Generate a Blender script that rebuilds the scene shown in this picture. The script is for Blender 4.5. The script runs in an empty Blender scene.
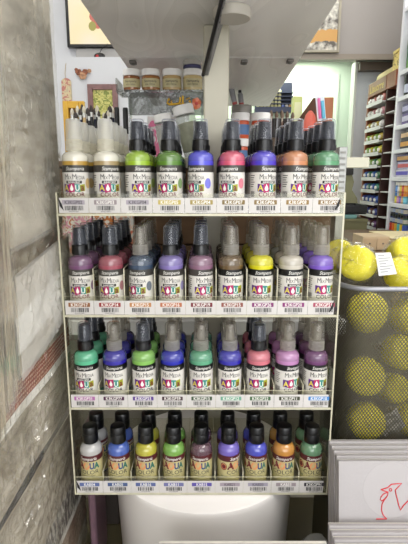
import bpy, bmesh, math, random
from mathutils import Vector, Matrix, noise

sc = bpy.context.scene
C = sc.collection
PI = math.pi
random.seed(7)

# ------------------------------------------------------------------ camera
CZ = 1.30
PITCH = math.radians(11.64)
FPX = 455.0
cam_data = bpy.data.cameras.new('camera')
cam_data.sensor_width = 36.0
cam_data.lens = FPX / 544 * 36.0
cam_data.clip_start = 0.02
cam = bpy.data.objects.new('camera', cam_data)
cam.location = (0, 0, CZ)
cam.rotation_euler = (PI / 2 - PITCH, 0, 0)
C.objects.link(cam)
sc.camera = cam

# ------------------------------------------------------------------ world and light
w = bpy.data.worlds.new('world')
w.use_nodes = True
w.node_tree.nodes['Background'].inputs[0].default_value = (1, 0.98, 0.95, 1)
w.node_tree.nodes['Background'].inputs[1].default_value = 0.15
sc.world = w
sc.view_settings.view_transform = 'Standard'
sc.view_settings.look = 'None'
sc.view_settings.gamma = 1
sc.view_settings.exposure = 0.02
sc.view_settings.use_curve_mapping = False
CEIL = 2.9
RYF = -1.6
PANELS = [(-0.9, -0.75, 12), (0.7, -0.85, 10), (1.15, -0.35, 20), (-0.9, 0.75, 5), (-0.9, 2.35, 4), (0.75, 2.2, 8)]  # the front right panel is added to brighten the sleeves
for (lx, ly, lw) in PANELS:
    ld = bpy.data.lights.new('ceiling_light', 'AREA')
    ld.shape = 'RECTANGLE'
    ld.size = 0.6
    ld.size_y = 1.1
    ld.energy = lw
    ld.color = (1.0, 0.99, 0.955)
    lo = bpy.data.objects.new('ceiling_panel_light', ld)
    lo.location = (lx, ly, CEIL - 0.06)
    C.objects.link(lo)
# tube lamp in the recess at the back right
ld = bpy.data.lights.new('recess_tube_light', 'AREA')
ld.shape = 'RECTANGLE'
ld.size = 0.9
ld.size_y = 0.05
ld.energy = 10
ld.color = (0.9, 1.0, 0.86)
lo = bpy.data.objects.new('recess_tube_light', ld)
lo.location = (0.45, 3.27, CZ + 0.80)
C.objects.link(lo)

# added fill light behind the camera, brightens the lower shelves
ld = bpy.data.lights.new('front_fill_light', 'AREA')
ld.shape = 'RECTANGLE'
ld.size = 1.8
ld.size_y = 1.3
ld.energy = 31
ld.color = (0.97, 0.99, 1.0)
lo = bpy.data.objects.new('front_fill_light', ld)
lo.location = (0.35, RYF + 0.03, 1.5)
lo.rotation_euler = (PI / 2, 0, 0)
C.objects.link(lo)

sc.cycles.max_bounces = 10
sc.cycles.diffuse_bounces = 5
sc.cycles.transparent_max_bounces = 24
sc.cycles.sample_clamp_indirect = 4.0
sc.cycles.caustics_reflective = False
sc.cycles.caustics_refractive = False

COSP, SINP = math.cos(PITCH), math.sin(PITCH)


def P(px, py, y):
    """point at distance y whose image falls on a pixel of the photograph"""
    a = (px - 204.0) / FPX
    b = (272.0 - py) / FPX
    d = Vector((a, COSP + b * SINP, -SINP + b * COSP))
    t = y / d.y
    return Vector((d.x * t, y, CZ + d.z * t))


def lin(c):
    o = []
    for v in c[:3]:
        v = v / 255.0
        o.append(v / 12.92 if v <= 0.04045 else ((v + 0.055) / 1.055) ** 2.4)
    return (o[0], o[1], o[2], 1.0)


# ------------------------------------------------------------------ materials
MATS = {}


def mat(name, col=(200, 200, 200), rough=0.5, metal=0.0, spec=0.5, noise_scale=0, noise_amt=0.0, bump=0.0,
        bump_scale=60, coat=0.0, emit=None, estr=1.0, col2=None, stretch=(1, 1, 1)):
    if name in MATS:
        return MATS[name]
    m = bpy.data.materials.new(name)
    m.use_nodes = True
    nt = m.node_tree
    b = nt.nodes['Principled BSDF']
    b.inputs['Base Color'].default_value = lin(col)
    b.inputs['Roughness'].default_value = rough
    b.inputs['Metallic'].default_value = metal
    b.inputs['Specular IOR Level'].default_value = spec
    b.inputs['Coat Weight'].default_value = coat
    b.inputs['Coat Roughness'].default_value = 0.08
    if noise_scale or bump:
        tc = nt.nodes.new('ShaderNodeTexCoord')
        mp = nt.nodes.new('ShaderNodeMapping')
        mp.inputs['Scale'].default_value = stretch
        nt.links.new(tc.outputs['Object'], mp.inputs['Vector'])
    if noise_scale:
        n = nt.nodes.new('ShaderNodeTexNoise')
        n.inputs['Scale'].default_value = noise_scale
        n.inputs['Detail'].default_value = 4
        nt.links.new(mp.outputs[0], n.inputs['Vector'])
        r = nt.nodes.new('ShaderNodeValToRGB')
        r.color_ramp.elements[0].position = 0.35
        r.color_ramp.elements[1].position = 0.68
        c1 = lin(col)
        c2 = lin(col2) if col2 else tuple(v * (1 - noise_amt) for v in c1[:3]) + (1,)
        r.color_ramp.elements[0].color = c2
        r.color_ramp.elements[1].color = c1
        nt.links.new(n.outputs['Fac'], r.inputs['Fac'])
        nt.links.new(r.outputs['Color'], b.inputs['Base Color'])
    if bump:
        n2 = nt.nodes.new('ShaderNodeTexNoise')
        n2.inputs['Scale'].default_value = bump_scale
        n2.inputs['Detail'].default_value = 3
        nt.links.new(mp.outputs[0], n2.inputs['Vector'])
        bn = nt.nodes.new('ShaderNodeBump')
        bn.inputs['Strength'].default_value = bump
        bn.inputs['Distance'].default_value = 0.01
        nt.links.new(n2.outputs['Fac'], bn.inputs['Height'])
        nt.links.new(bn.outputs['Normal'], b.inputs['Normal'])
    if emit is not None:
        b.inputs['Emission Color'].default_value = lin(emit)
        b.inputs['Emission Strength'].default_value = estr
    MATS[name] = m
    return m


def clear_mat(name, tint=(240, 240, 235), haze=0.06, haze_col=(220, 220, 215), ior=1.45, rough=0.05, bump=0.0,
              bump_scale=40, stretch=(1, 1, 1), edge=0.0, gloss=1.0, trans=0.0, dist=1.2, bdist=0.02):
    """clear plastic or glass: see-through, with haze, gloss and brighter rims"""
    if name in MATS:
        return MATS[name]
    m = bpy.data.materials.new(name)
    m.use_nodes = True
    nt = m.node_tree
    nt.nodes.clear()
    out = nt.nodes.new('ShaderNodeOutputMaterial')
    tr = nt.nodes.new('ShaderNodeBsdfTransparent')
    tr.inputs[0].default_value = lin(tint)
    df = nt.nodes.new('ShaderNodeBsdfDiffuse')
    df.inputs[0].default_value = lin(haze_col)
    gl = nt.nodes.new('ShaderNodeBsdfGlossy')
    gl.inputs[0].default_value = (gloss, gloss, gloss, 1)
    gl.inputs['Roughness'].default_value = rough
    fr = nt.nodes.new('ShaderNodeFresnel')
    fr.inputs['IOR'].default_value = ior
    hz = df
    if trans:
        tl = nt.nodes.new('ShaderNodeBsdfTranslucent')
        tl.inputs[0].default_value = lin(haze_col)
        hz = nt.nodes.new('ShaderNodeMixShader')
        hz.inputs[0].default_value = trans
        nt.links.new(df.outputs[0], hz.inputs[1])
        nt.links.new(tl.outputs[0], hz.inputs[2])
    m1 = nt.nodes.new('ShaderNodeMixShader')
    m1.inputs[0].default_value = haze
    if edge:
        lw = nt.nodes.new('ShaderNodeLayerWeight')
        lw.inputs['Blend'].default_value = 0.3
        ma = nt.nodes.new('ShaderNodeMath')
        ma.operation = 'MULTIPLY_ADD'
        ma.inputs[1].default_value = edge
        ma.inputs[2].default_value = haze
        ma.use_clamp = True
        pw = nt.nodes.new('ShaderNodeMath')
        pw.operation = 'POWER'
        pw.inputs[1].default_value = 1.6
        nt.links.new(lw.outputs['Facing'], pw.inputs[0])
        nt.links.new(pw.outputs[0], ma.inputs[0])
        nt.links.new(ma.outputs[0], m1.inputs[0])
    nt.links.new(tr.outputs[0], m1.inputs[1])
    nt.links.new(hz.outputs[0], m1.inputs[2])
    m2 = nt.nodes.new('ShaderNodeMixShader')
    ge = nt.nodes.new('ShaderNodeNewGeometry')
    fm = nt.nodes.new('ShaderNodeMath')
    fm.operation = 'MULTIPLY'
    fi = nt.nodes.new('ShaderNodeMath')
    fi.operation = 'SUBTRACT'
    fi.inputs[0].default_value = 1.0
    nt.links.new(ge.outputs['Backfacing'], fi.inputs[1])
    nt.links.new(fr.outputs[0], fm.inputs[0])
    nt.links.new(fi.outputs[0], fm.inputs[1])
    nt.links.new(fm.outputs[0], m2.inputs[0])
    nt.links.new(m1.outputs[0], m2.inputs[1])
    nt.links.new(gl.outputs[0], m2.inputs[2])
    if bump:
        tc = nt.nodes.new('ShaderNodeTexCoord')
        mp = nt.nodes.new('ShaderNodeMapping')
        mp.inputs['Scale'].default_value = stretch
        nt.links.new(tc.outputs['Object'], mp.inputs['Vector'])
        n2 = nt.nodes.new('ShaderNodeTexNoise')
        n2.inputs['Scale'].default_value = bump_scale
        n2.inputs['Detail'].default_value = 4
        n2.inputs['Distortion'].default_value = dist
        nt.links.new(mp.outputs[0], n2.inputs['Vector'])
        bn = nt.nodes.new('ShaderNodeBump')
        bn.inputs['Strength'].default_value = bump
        bn.inputs['Distance'].default_value = bdist
        nt.links.new(n2.outputs['Fac'], bn.inputs['Height'])
        for q in (gl, fr, df):
            nt.links.new(bn.outputs['Normal'], q.inputs['Normal'])
    nt.links.new(m2.outputs[0], out.inputs['Surface'])
    MATS[name] = m
    return m


def objcol_mat(name, rough=0.3, alpha=1.0, light=0.0, coat=0.3):
    """one plastic whose colour is the object's own colour"""
    m = bpy.data.materials.new(name)
    m.use_nodes = True
    nt = m.node_tree
    b = nt.nodes['Principled BSDF']
    oi = nt.nodes.new('ShaderNodeObjectInfo')
    if light:
        mx = nt.nodes.new('ShaderNodeMix')
        mx.data_type = 'RGBA'
        mx.inputs[0].default_value = light
        nt.links.new(oi.outputs['Color'], mx.inputs[6])
        mx.inputs[7].default_value = (0.75, 0.74, 0.7, 1)
        nt.links.new(mx.outputs[2], b.inputs['Base Color'])
    else:
        nt.links.new(oi.outputs['Color'], b.inputs['Base Color'])
    b.inputs['Roughness'].default_value = rough
    b.inputs['Alpha'].default_value = alpha
    b.inputs['Coat Weight'].default_value = coat
    b.inputs['Coat Roughness'].default_value = 0.06
    MATS[name] = m
    return m


# ------------------------------------------------------------------ mesh helpers
class MB:
    def __init__(self):
        self.bm = bmesh.new()

    def quad(self, pts, mi=0, smooth=False):
        vs = [self.bm.verts.new(p) for p in pts]
        f = self.bm.faces.new(vs)
        f.material_index = mi
        f.smooth = smooth
        return f

    def box(self, a, b, mi=0, bev=0.0, rot=None, seg=1):
        x0, y0, z0 = a
        x1, y1, z1 = b
        co = [(x0, y0, z0), (x1, y0, z0), (x1, y1, z0), (x0, y1, z0), (x0, y0, z1), (x1, y0, z1), (x1, y1, z1), (x0, y1, z1)]
        c = Vector(((x0 + x1) / 2, (y0 + y1) / 2, (z0 + z1) / 2))
        vs = []
        for p in co:
            p = Vector(p)
            if rot is not None:
                p = c + rot @ (p - c)
            vs.append(self.bm.verts.new(p))
        fs = []
        for idx in ((3, 2, 1, 0), (4, 5, 6, 7), (0, 1, 5, 4), (1, 2, 6, 5), (2, 3, 7, 6), (3, 0, 4, 7)):
            f = self.bm.faces.new([vs[i] for i in idx])
            f.material_index = mi
            fs.append(f)
        if bev:
            es = list({e for f in fs for e in f.edges})
            r = bmesh.ops.bevel(self.bm, geom=es, offset=bev, segments=seg, affect='EDGES', profile=0.5)
            for f in r['faces']:
                f.material_index = mi
        return vs

    def lathe(self, prof, seg=24, mi=0, at=(0, 0, 0), M=None, capb=True, capt=True, a0=0.0, a1=2 * PI, mis=None):
        at = Vector(at)
        full = abs(a1 - a0 - 2 * PI) < 1e-6
        n = seg if full else seg + 1
        rings = []
        for (r, z) in prof:
            ring = []
            for i in range(n):
                a = a0 + (a1 - a0) * i / seg
                p = Vector((r * math.cos(a), r * math.sin(a), z))
                if M is not None:
                    p = M @ p
                ring.append(self.bm.verts.new(at + p))
            rings.append(ring)
        for k in range(len(rings) - 1):
            for i in range(seg):
                j = (i + 1) % n
                f = self.bm.faces.new((rings[k][i], rings[k][j], rings[k + 1][j], rings[k + 1][i]))
                f.material_index = mis[k] if mis else mi
                f.smooth = True
        if full and capb and prof[0][0] > 1e-6:
            f = self.bm.faces.new(list(reversed(rings[0])))
            f.material_index = mis[0] if mis else mi
        if full and capt and prof[-1][0] > 1e-6:
            f = self.bm.faces.new(rings[-1])
            f.material_index = mis[-1] if mis else mi

    def tube(self, pts, r, mi=0, seg=8, closed=False, rr=None):
        pts = [Vector(p) for p in pts]
        n = len(pts)
        rings = []
        up = Vector((0.31, 0.17, 0.93))
        for i, p in enumerate(pts):
            if closed:
                d = pts[(i + 1) % n] - pts[i - 1]
            else:
                d = pts[min(i + 1, n - 1)] - pts[max(i - 1, 0)]
            d.normalize()
            s = d.cross(up)
            if s.length < 1e-4:
                s = d.cross(Vector((1, 0, 0)))
            s.normalize()
            t = s.cross(d)
            q = rr[i] if rr else r
            rings.append([self.bm.verts.new(p + s * (q * math.cos(2 * PI * k / seg)) + t * (q * math.sin(2 * PI * k / seg))) for k in range(seg)])
        for i in range(n if closed else n - 1):
            A, B = rings[i], rings[(i + 1) % n]
            for k in range(seg):
                f = self.bm.faces.new((A[k], A[(k + 1) % seg], B[(k + 1) % seg], B[k]))
                f.material_index = mi
                f.smooth = True
        if not closed:
            self.bm.faces.new(list(reversed(rings[0]))).material_index = mi
            self.bm.faces.new(rings[-1]).material_index = mi

    def sphere(self, c, r, mi=0, sc_=(1, 1, 1), M=None, u=16, v=10):
        prof = [(max(1e-5, math.sin(PI * i / v)), -math.cos(PI * i / v)) for i in range(v + 1)]
        T = Matrix.Diagonal((r * sc_[0], r * sc_[1], r * sc_[2]))
        if M is not None:
            T = M @ T
        self.lathe(prof, u, mi, c, T, capb=False, capt=False)

    def mesh_in(self, me, fn, mi):
        vs = [self.bm.verts.new(fn(v.co)) for v in me.vertices]
        for p in me.polygons:
            try:
                f = self.bm.faces.new([vs[i] for i in p.vertices])
                f.material_index = mi
            except ValueError:
                pass

    def text(self, s, size, fn, mi, align='CENTER', shear=0.0, bold=0.0, wide=1.0, res=2):
        me = text_mesh(s, align, shear, bold, res)
        self.mesh_in(me, lambda co: fn(co.x * size * wide, co.y * size), mi)


_TXT = {}


def text_mesh(s, align, shear, bold, res):
    k = (s, align, round(shear, 3), round(bold, 4), res)
    if k not in _TXT:
        cu = bpy.data.curves.new('lettering', 'FONT')
        cu.body = s
        cu.align_x = align
        cu.shear = shear
        cu.offset = bold
        cu.resolution_u = res
        o = bpy.data.objects.new('lettering', cu)
        C.objects.link(o)
        dg = bpy.context.evaluated_depsgraph_get()
        _TXT[k] = bpy.data.meshes.new_from_object(o.evaluated_get(dg))
        bpy.data.objects.remove(o)
        bpy.data.curves.remove(cu)
    return _TXT[k]


def obj(name, mb, mats, parent=None, loc=(0, 0, 0), rotz=0, sharp=40, rot=None):
    me = bpy.data.meshes.new(name)
    bmesh.ops.recalc_face_normals(mb.bm, faces=mb.bm.faces[:])
    mb.bm.to_mesh(me)
    mb.bm.free()
    if not isinstance(mats, (list, tuple)):
        mats = [mats]
    for m in mats:
        me.materials.append(m)
    if sharp:
        me.set_sharp_from_angle(angle=math.radians(sharp))
    o = bpy.data.objects.new(name, me)
    C.objects.link(o)
    o.location = loc
    o.rotation_euler = rot if rot else (0, 0, rotz)
    if parent:
        o.parent = parent
    return o


def tag(o, label, cat, group=None, kind=None):
    o['label'] = label
    o['category'] = cat
    if group:
        o['group'] = group
    if kind:
        o['kind'] = kind
    return o


def thing(name, label, cat, loc=(0, 0, 0), rotz=0, group=None, rot=None):
    o = bpy.data.objects.new(name, None)
    o.empty_display_size = 0.02
    C.objects.link(o)
    o.location = loc
    o.rotation_euler = rot if rot else (0, 0, rotz)
    return tag(o, label, cat, group)


def struct(name, mb, m, **k):
    o = obj(name, mb, m, **k)
    o['kind'] = 'structure'
    return o


def copy_tree(root, loc, rotz, label, group=None, cols=None):
    r = root.copy()
    C.objects.link(r)
    r.location = loc
    r.rotation_euler = (0, 0, rotz)
    r['label'] = label
    if group:
        r['group'] = group
    if cols:
        r.color = cols
    for ch in list(root.children):
        c = ch.copy()
        C.objects.link(c)
        c.parent = r
        if cols:
            c.color = cols
        for g in ch.children:
            d = g.copy()
            C.objects.link(d)
            d.parent = c
            if cols:
                d.color = cols
    return r


# ------------------------------------------------------------------ common materials
M_white = mat('white_paint', (228, 228, 226), 0.55, noise_scale=3, noise_amt=0.03)
M_acryl = clear_mat('clear_acrylic', (249, 249, 243), 0.012, (215, 215, 200), 1.42, 0.06)
M_acryl_edge = mat('acrylic_edge', (196, 191, 166), 0.3, noise_scale=80, noise_amt=0.18)
M_card = mat('price_card_paper', (196, 192, 188), 0.6, noise_scale=40, noise_amt=0.03)
M_ink = mat('black_ink', (28, 26, 26), 0.6)
M_black = mat('black_plastic', (22, 22, 23), 0.35, noise_scale=30, noise_amt=0.2)
M_glass = clear_mat('clear_glass', (245, 248, 245), 0.04, (210, 215, 210), 1.5, 0.03, edge=0.25)
M_cream = mat('cream_enamel', (198, 192, 172), 0.45, noise_scale=5, noise_amt=0.04)

# ------------------------------------------------------------------ room shell
RX0, RX1, RY0, RY1 = -2.2, 1.55, -1.6, 3.45
m = MB(); m.box((RX0, RY0, -0.1), (RX1, RY1, 0))
struct('floor', m, mat('floor_tile', (222, 219, 212), 0.35, noise_scale=4, noise_amt=0.15))
m = MB(); m.box((RX0, RY0, CEIL), (RX1, RY1, CEIL + 0.1))
struct('ceiling', m, mat('ceiling_paint', (235, 235, 232), 0.8, noise_scale=2, noise_amt=0.02))
M_wall = mat('wall_paint_white', (213, 214, 218), 0.45, noise_scale=2, noise_amt=0.02)
M_wallr = mat('wall_paint_pale_green', (216, 228, 210), 0.5, noise_scale=2, noise_amt=0.03)
m = MB(); m.box((RX0 - 0.1, RY0, 0), (RX0, RY1, CEIL)); struct('wall_left', m, M_wall)
m = MB(); m.box((RX1, RY0, 0), (RX1 + 0.1, RY1, CEIL)); struct('wall_right', m, M_wall)
m = MB(); m.box((RX0, RY0 - 0.1, 0), (RX1, RY0, CEIL)); struct('wall_front', m, M_wall)
m = MB()
m.box((-0.60, RY0 + 0.0005, 0.80), (1.30, RY0 + 0.02, 0.85)); m.box((-0.60, RY0 + 0.0005, 2.15), (1.30, RY0 + 0.02, 2.20))
m.box((-0.60, RY0 + 0.0005, 0.85), (-0.55, RY0 + 0.02, 2.15)); m.box((1.25, RY0 + 0.0005, 0.85), (1.30, RY0 + 0.02, 2.15))
struct('fill_light_frame', m, M_white)  # unseen frame added around the front fill light
m = MB(); m.box((RX0, RY1, 0), (RX1, RY1 + 0.1, CEIL), 0)
struct('wall_back', m, M_wallr)
# left half of the back wall: white facing that stands forward
m = MB(); m.box((RX0, 3.36, 0), (-0.1, 3.448, CEIL)); struct('wall_panel', m, M_wall)
# lower white facing, a step forward, that makes a ledge under the screen
zl = P(90, 57, 3.2).z
m = MB(); m.box((RX0, 3.2, 0), (-0.1, 3.358, zl)); struct('trim_1', m, M_wall)
# beam above the recess, back right
zb = P(360, 58, 3.0).z
m = MB(); m.box((0.0, 3.0, zb), (RX1, 3.10, CEIL)); m.box((0.0, 3.1005, zb + 0.16), (RX1, 3.448, CEIL))
struct('wall_beam', m, mat('beam_paint_beige', (164, 158, 154), 0.6, noise_scale=2, noise_amt=0.03))
m = MB(); m.box((P(300, 58, 2.995).x, 2.985, zb - 0.012), (RX1, 2.999, zb + 0.02)); struct('trim_2', m, mat('beam_edge', (150, 140, 128), 0.5))
xr = P(357.5, 100, 3.05).x
m = MB(); m.box((xr, 3.04, zb - 0.06), (RX1, 3.10, zb - 0.013)); struct('trim_3', m, mat('dark_rail', (92, 80, 66), 0.5, noise_scale=6, noise_amt=0.2))
m = MB(); m.box((xr, 3.12, 0), (RX1, 3.16, zb - 0.02)); struct('wall_partition', m, mat('grey_panel', (216, 224, 227), 0.4, noise_scale=3, noise_amt=0.06))
xc = P(352.5, 100, 3.1).x
m = MB(); m.box((xc, 3.08, 0), (xr - 0.001, 3.16, zb - 0.001)); struct('trim_4', m, mat('white_post', (190, 194, 184), 0.5))
for x in (0.18, 0.42, 0.66):
    pass
m = MB()
for i in range(7):
    xx = 0.05 + i * 0.15
    m.box((xx, 3.44, 0), (xx + 0.012, 3.449, zb - 0.002))
struct('trim_5', m, mat('panel_batten', (206, 218, 198), 0.5))

for (lx, ly, lw) in PANELS:
    t = thing('ceiling_light', 'recessed white ceiling light panel', 'ceiling light', (lx, ly, CEIL), 0, 'ceiling light panels')
    m = MB()
    m.box((-0.33, -0.58, -0.03), (0.33, -0.55, 0)); m.box((-0.33, 0.55, -0.03), (0.33, 0.58, 0))
    m.box((-0.33, -0.55, -0.03), (-0.30, 0.55, 0)); m.box((0.30, -0.55, -0.03), (0.33, 0.55, 0))
    obj('frame', m, M_white, t)
    m = MB(); m.box((-0.30, -0.55, -0.02), (0.30, 0.55, -0.002))
    obj('diffuser', m, mat('light_diffuser', (240, 240, 240), 0.6, emit=(255, 250, 240), estr=1.6), t)

t = thing('tube_lamp', 'long white tube lamp under the beam in the pale green recess', 'lamp', (0.45, 3.27, zb + 0.16))
m = MB(); m.tube([(-0.45, 0, -0.030), (0.45, 0, -0.030)], 0.012, 0, 10); obj('tube', m, mat('lit_tube', (250, 255, 248), 0.5, emit=(240, 255, 238), estr=2.0), t)
m = MB(); m.box((-0.47, -0.02, -0.016), (0.47, 0.02, -0.001)); obj('housing', m, M_white, t)

# ------------------------------------------------------------------ display table
TZ = CZ - 0.62
t = thing('display_table', 'low olive brown display table under the rack, bin and canvases', 'table', (0, 0.62, 0))
M_olive = mat('olive_laminate', (92, 84, 58), 0.5, noise_scale=8, noise_amt=0.2)
m = MB(); m.box((-0.6, -0.24, TZ - 0.03), (0.62, 0.177, TZ), 0, 0.003); obj('tabletop', m, M_olive, t)
for sx in (-0.56, 0.54):
    for sy in (-0.21, 0.12):
        m = MB(); m.box((sx, sy, 0), (sx + 0.04, sy + 0.04, TZ - 0.03), 0, 0.002); obj('leg', m, M_olive, t)

# ------------------------------------------------------------------ display stand: pedestal, post, crossbar, top boards
RB = CZ - 0.4236            # underside of the rack
PEDZ = RB - 0.001
t = thing('display_stand', 'white display stand with round pedestal, cream post and wide overhead board', 'display stand', (0, 0.653, TZ))
stand = t
BX = Vector((0, 0.653, TZ))


def loc_mb(mb, base):
    bmesh.ops.translate(mb.bm, verts=mb.bm.verts[:], vec=-Vector(base))
    return mb


M_ped = mat('white_gloss_plastic', (238, 233, 229), 0.3, noise_scale=5, noise_amt=0.03, coat=0.3)
m = MB()
H = PEDZ - TZ
m.lathe([(0.128, 0), (0.131, 0.004), (0.1395, H - 0.010), (0.1402, H - 0.004), (0.1395, H - 0.001), (0.138, H), (0.02, H)], 72)
obj('pedestal', m, M_ped, t)
px0 = P(203.5, 80, 0.70).x; px1 = P(229, 80, 0.70).x
zboard = CZ + 0.215
m = MB(); m.box((px0, 0.703, PEDZ + 0.001), (px1, 0.755, zboard - 0.001), 0, 0.002)
obj('post', loc_mb(m, BX), M_cream, t)
cb0 = P(60, 158, 0.76); cb1 = P(370, 157, 0.745)
m = MB(); m.box((-0.215, 0.757, cb1.z - 0.0165), (cb1.x + 0.004, 0.785, cb1.z), 0, 0.001)
obj('crossbar', loc_mb(m, BX), mat('crossbar_white', (196, 192, 172), 0.45), t)
up0 = P(338.5, 147, 0.735); up1 = P(344, 195, 0.735)
m = MB(); m.box((up0.x, 0.730, up1.z - 0.15), (up1.x, 0.7565, up0.z), 0, 0.0008)
for k in range(9):
    zz = up0.z - 0.008 - k * 0.009
    m.box((up0.x + 0.002, 0.7292, zz - 0.002), (up1.x - 0.003, 0.7299, zz + 0.001), 1)
obj('upright', loc_mb(m, BX), [mat('grey_steel', (150, 150, 146), 0.35, metal=0.5, noise_scale=40, noise_amt=0.15), mat('slot_shadow', (124, 122, 118), 0.5)], t)
# overhead boards: wood-grain laminate seen from below


def laminate():
    m = bpy.data.materials.new('wood_grain_laminate')
    m.use_nodes = True
    nt = m.node_tree
    b = nt.nodes['Principled BSDF']
    tc = nt.nodes.new('ShaderNodeTexCoord')
    mp = nt.nodes.new('ShaderNodeMapping')
    mp.inputs['Scale'].default_value = (5.5, 1.3, 5.5)
    nt.links.new(tc.outputs['Object'], mp.inputs[0])
    n = nt.nodes.new('ShaderNodeTexNoise')
    n.inputs['Scale'].default_value = 1.5
    n.inputs['Detail'].default_value = 1.5
    nt.links.new(mp.outputs[0], n.inputs['Vector'])
    mu = nt.nodes.new('ShaderNodeMath'); mu.operation = 'MULTIPLY'; mu.inputs[1].default_value = 17
    nt.links.new(n.outputs['Fac'], mu.inputs[0])
    fr = nt.nodes.new('ShaderNodeMath'); fr.operation = 'FRACT'
    nt.links.new(mu.outputs[0], fr.inputs[0])
    r = nt.nodes.new('ShaderNodeValToRGB')
    r.color_ramp.elements[0].color = lin((232, 229, 224)); r.color_ramp.elements[0].position = 0
    r.color_ramp.elements[1].color = lin((240, 237, 232)); r.color_ramp.elements[1].position = 1
    e = r.color_ramp.elements.new(0.82); e.color = lin((240, 237, 232))
    e = r.color_ramp.elements.new(0.94); e.color = lin((228, 225, 219))
    nt.links.new(fr.outputs[0], r.inputs[0])
    nt.links.new(r.outputs[0], b.inputs['Base Color'])
    b.inputs['Roughness'].default_value = 0.38
    return m


M_lam = laminate()


def board(y0, y1):
    xr_ = lambda y: 0.164 + 0.040 * (y - 0.603)
    mb = MB()
    z0, z1 = zboard, zboard + 0.018
    pts = [(-0.152, y0), (xr_(y0), y0), (xr_(y1), y1), (-0.152, y1)]
    lo = [mb.bm.verts.new((x, y, z0)) for x, y in pts]
    hi = [mb.bm.verts.new((x, y, z1)) for x, y in pts]
    mb.bm.faces.new(list(reversed(lo))); mb.bm.faces.new(hi)
    for i in range(4):
        j = (i + 1) % 4
        mb.bm.faces.new((lo[i], lo[j], hi[j], hi[i]))
    return mb


obj('top_board', loc_mb(board(0.44, 0.884), BX), M_lam, t)
obj('top_board', loc_mb(board(0.887, 1.457), BX), M_lam, t)
M_bolt = mat('dull_bolt', (110, 106, 100), 0.4, metal=0.6, noise_scale=60, noise_amt=0.3)
for bx_, by_ in ((133, 61), (244, 60.5), (290, 59.5)):
    p = P(bx_, by_, 0.9)
    k = (zboard - CZ) / (p.z - CZ)
    q = Vector((p.x * k, p.y * k, zboard))
    m = MB()
    m.box((q.x - 0.006, q.y - 0.008, q.z - 0.006), (q.x + 0.006, q.y + 0.008, q.z - 0.0002), 0, 0.001)
    m.lathe([(0.003, -0.0075), (0.003, -0.006)], 10, 0, q)
    obj('bolt', loc_mb(m, BX), M_bolt, t)
# dark edged perforated fin under the board and a round boss
m = MB()
f0 = P(223, -14, 0.66); f1 = P(203.5, 74, 0.70)
ft = P(231, 8, 0.66)
pa, pb = Vector((f0.x, 0.56, zboard - 0.001)), Vector((P(203.2, 75, 0.699).x, 0.699, P(203.2, 75, 0.699).z))
pc = Vector((P(222, 28, 0.699).x, 0.699, zboard - 0.001))
for d_, mi in ((0.0, 0),):
    A = [pa, pb, pb + Vector((0.006, 0, 0.0)), pc]
    vs = [m.bm.verts.new(p) for p in A]
    vs2 = [m.bm.verts.new(p + Vector((0.0015, 0.0015, 0))) for p in A]
    m.bm.faces.new(vs); m.bm.faces.new(list(reversed(vs2)))
    for i in range(4):
        j = (i + 1) % 4
        m.bm.faces.new((vs[j], vs[i], vs2[i], vs2[j]))
m.tube([pa, pb], 0.0028, 1, 8)
for k in range(7):
    u = 0.18 + k * 0.11
    q = pa.lerp(pb, u).lerp(pa.lerp(pc, min(1, u)).lerp(pc, 0.2), 0.5)
    m.sphere(q + Vector((0, -0.001, 0)), 0.0022, 1, (1, 0.4, 1), None, 8, 6)
obj('bracket_fin', loc_mb(m, BX), [mat('grey_fin', (128, 126, 122), 0.5, noise_scale=90, noise_amt=0.35), M_black], t)
m = MB()
q = P(232, 9, 0.62); k = (zboard - CZ) / (q.z - CZ); q = Vector((q.x * k, q.y * k, zboard))
m.lathe([(0.0235, -0.012), (0.025, -0.010), (0.025, 0.0)], 32, 0, q - Vector((0, 0, 0.0005)))
obj('round_boss', loc_mb(m, BX), mat('boss_cream', (190, 184, 172), 0.5), t)

# ------------------------------------------------------------------ the acrylic rack
RCX = -0.004
RW = 0.345
RY = 0.5476
RD = 0.150
PITCHZ = 0.1264
SPC = 0.0381
SH = [CZ - 0.0443 - PITCHZ * i for i in range(4)]         # underside of each shelf
rack = thing('paint_rack', 'clear acrylic rack of four shelves holding rows of paint bottles', 'rack', (RCX, RY, RB))
RK = Vector((RCX, RY, RB))
xl, xrr = -RW / 2, RW / 2


def rk(mb):
    return mb


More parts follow.
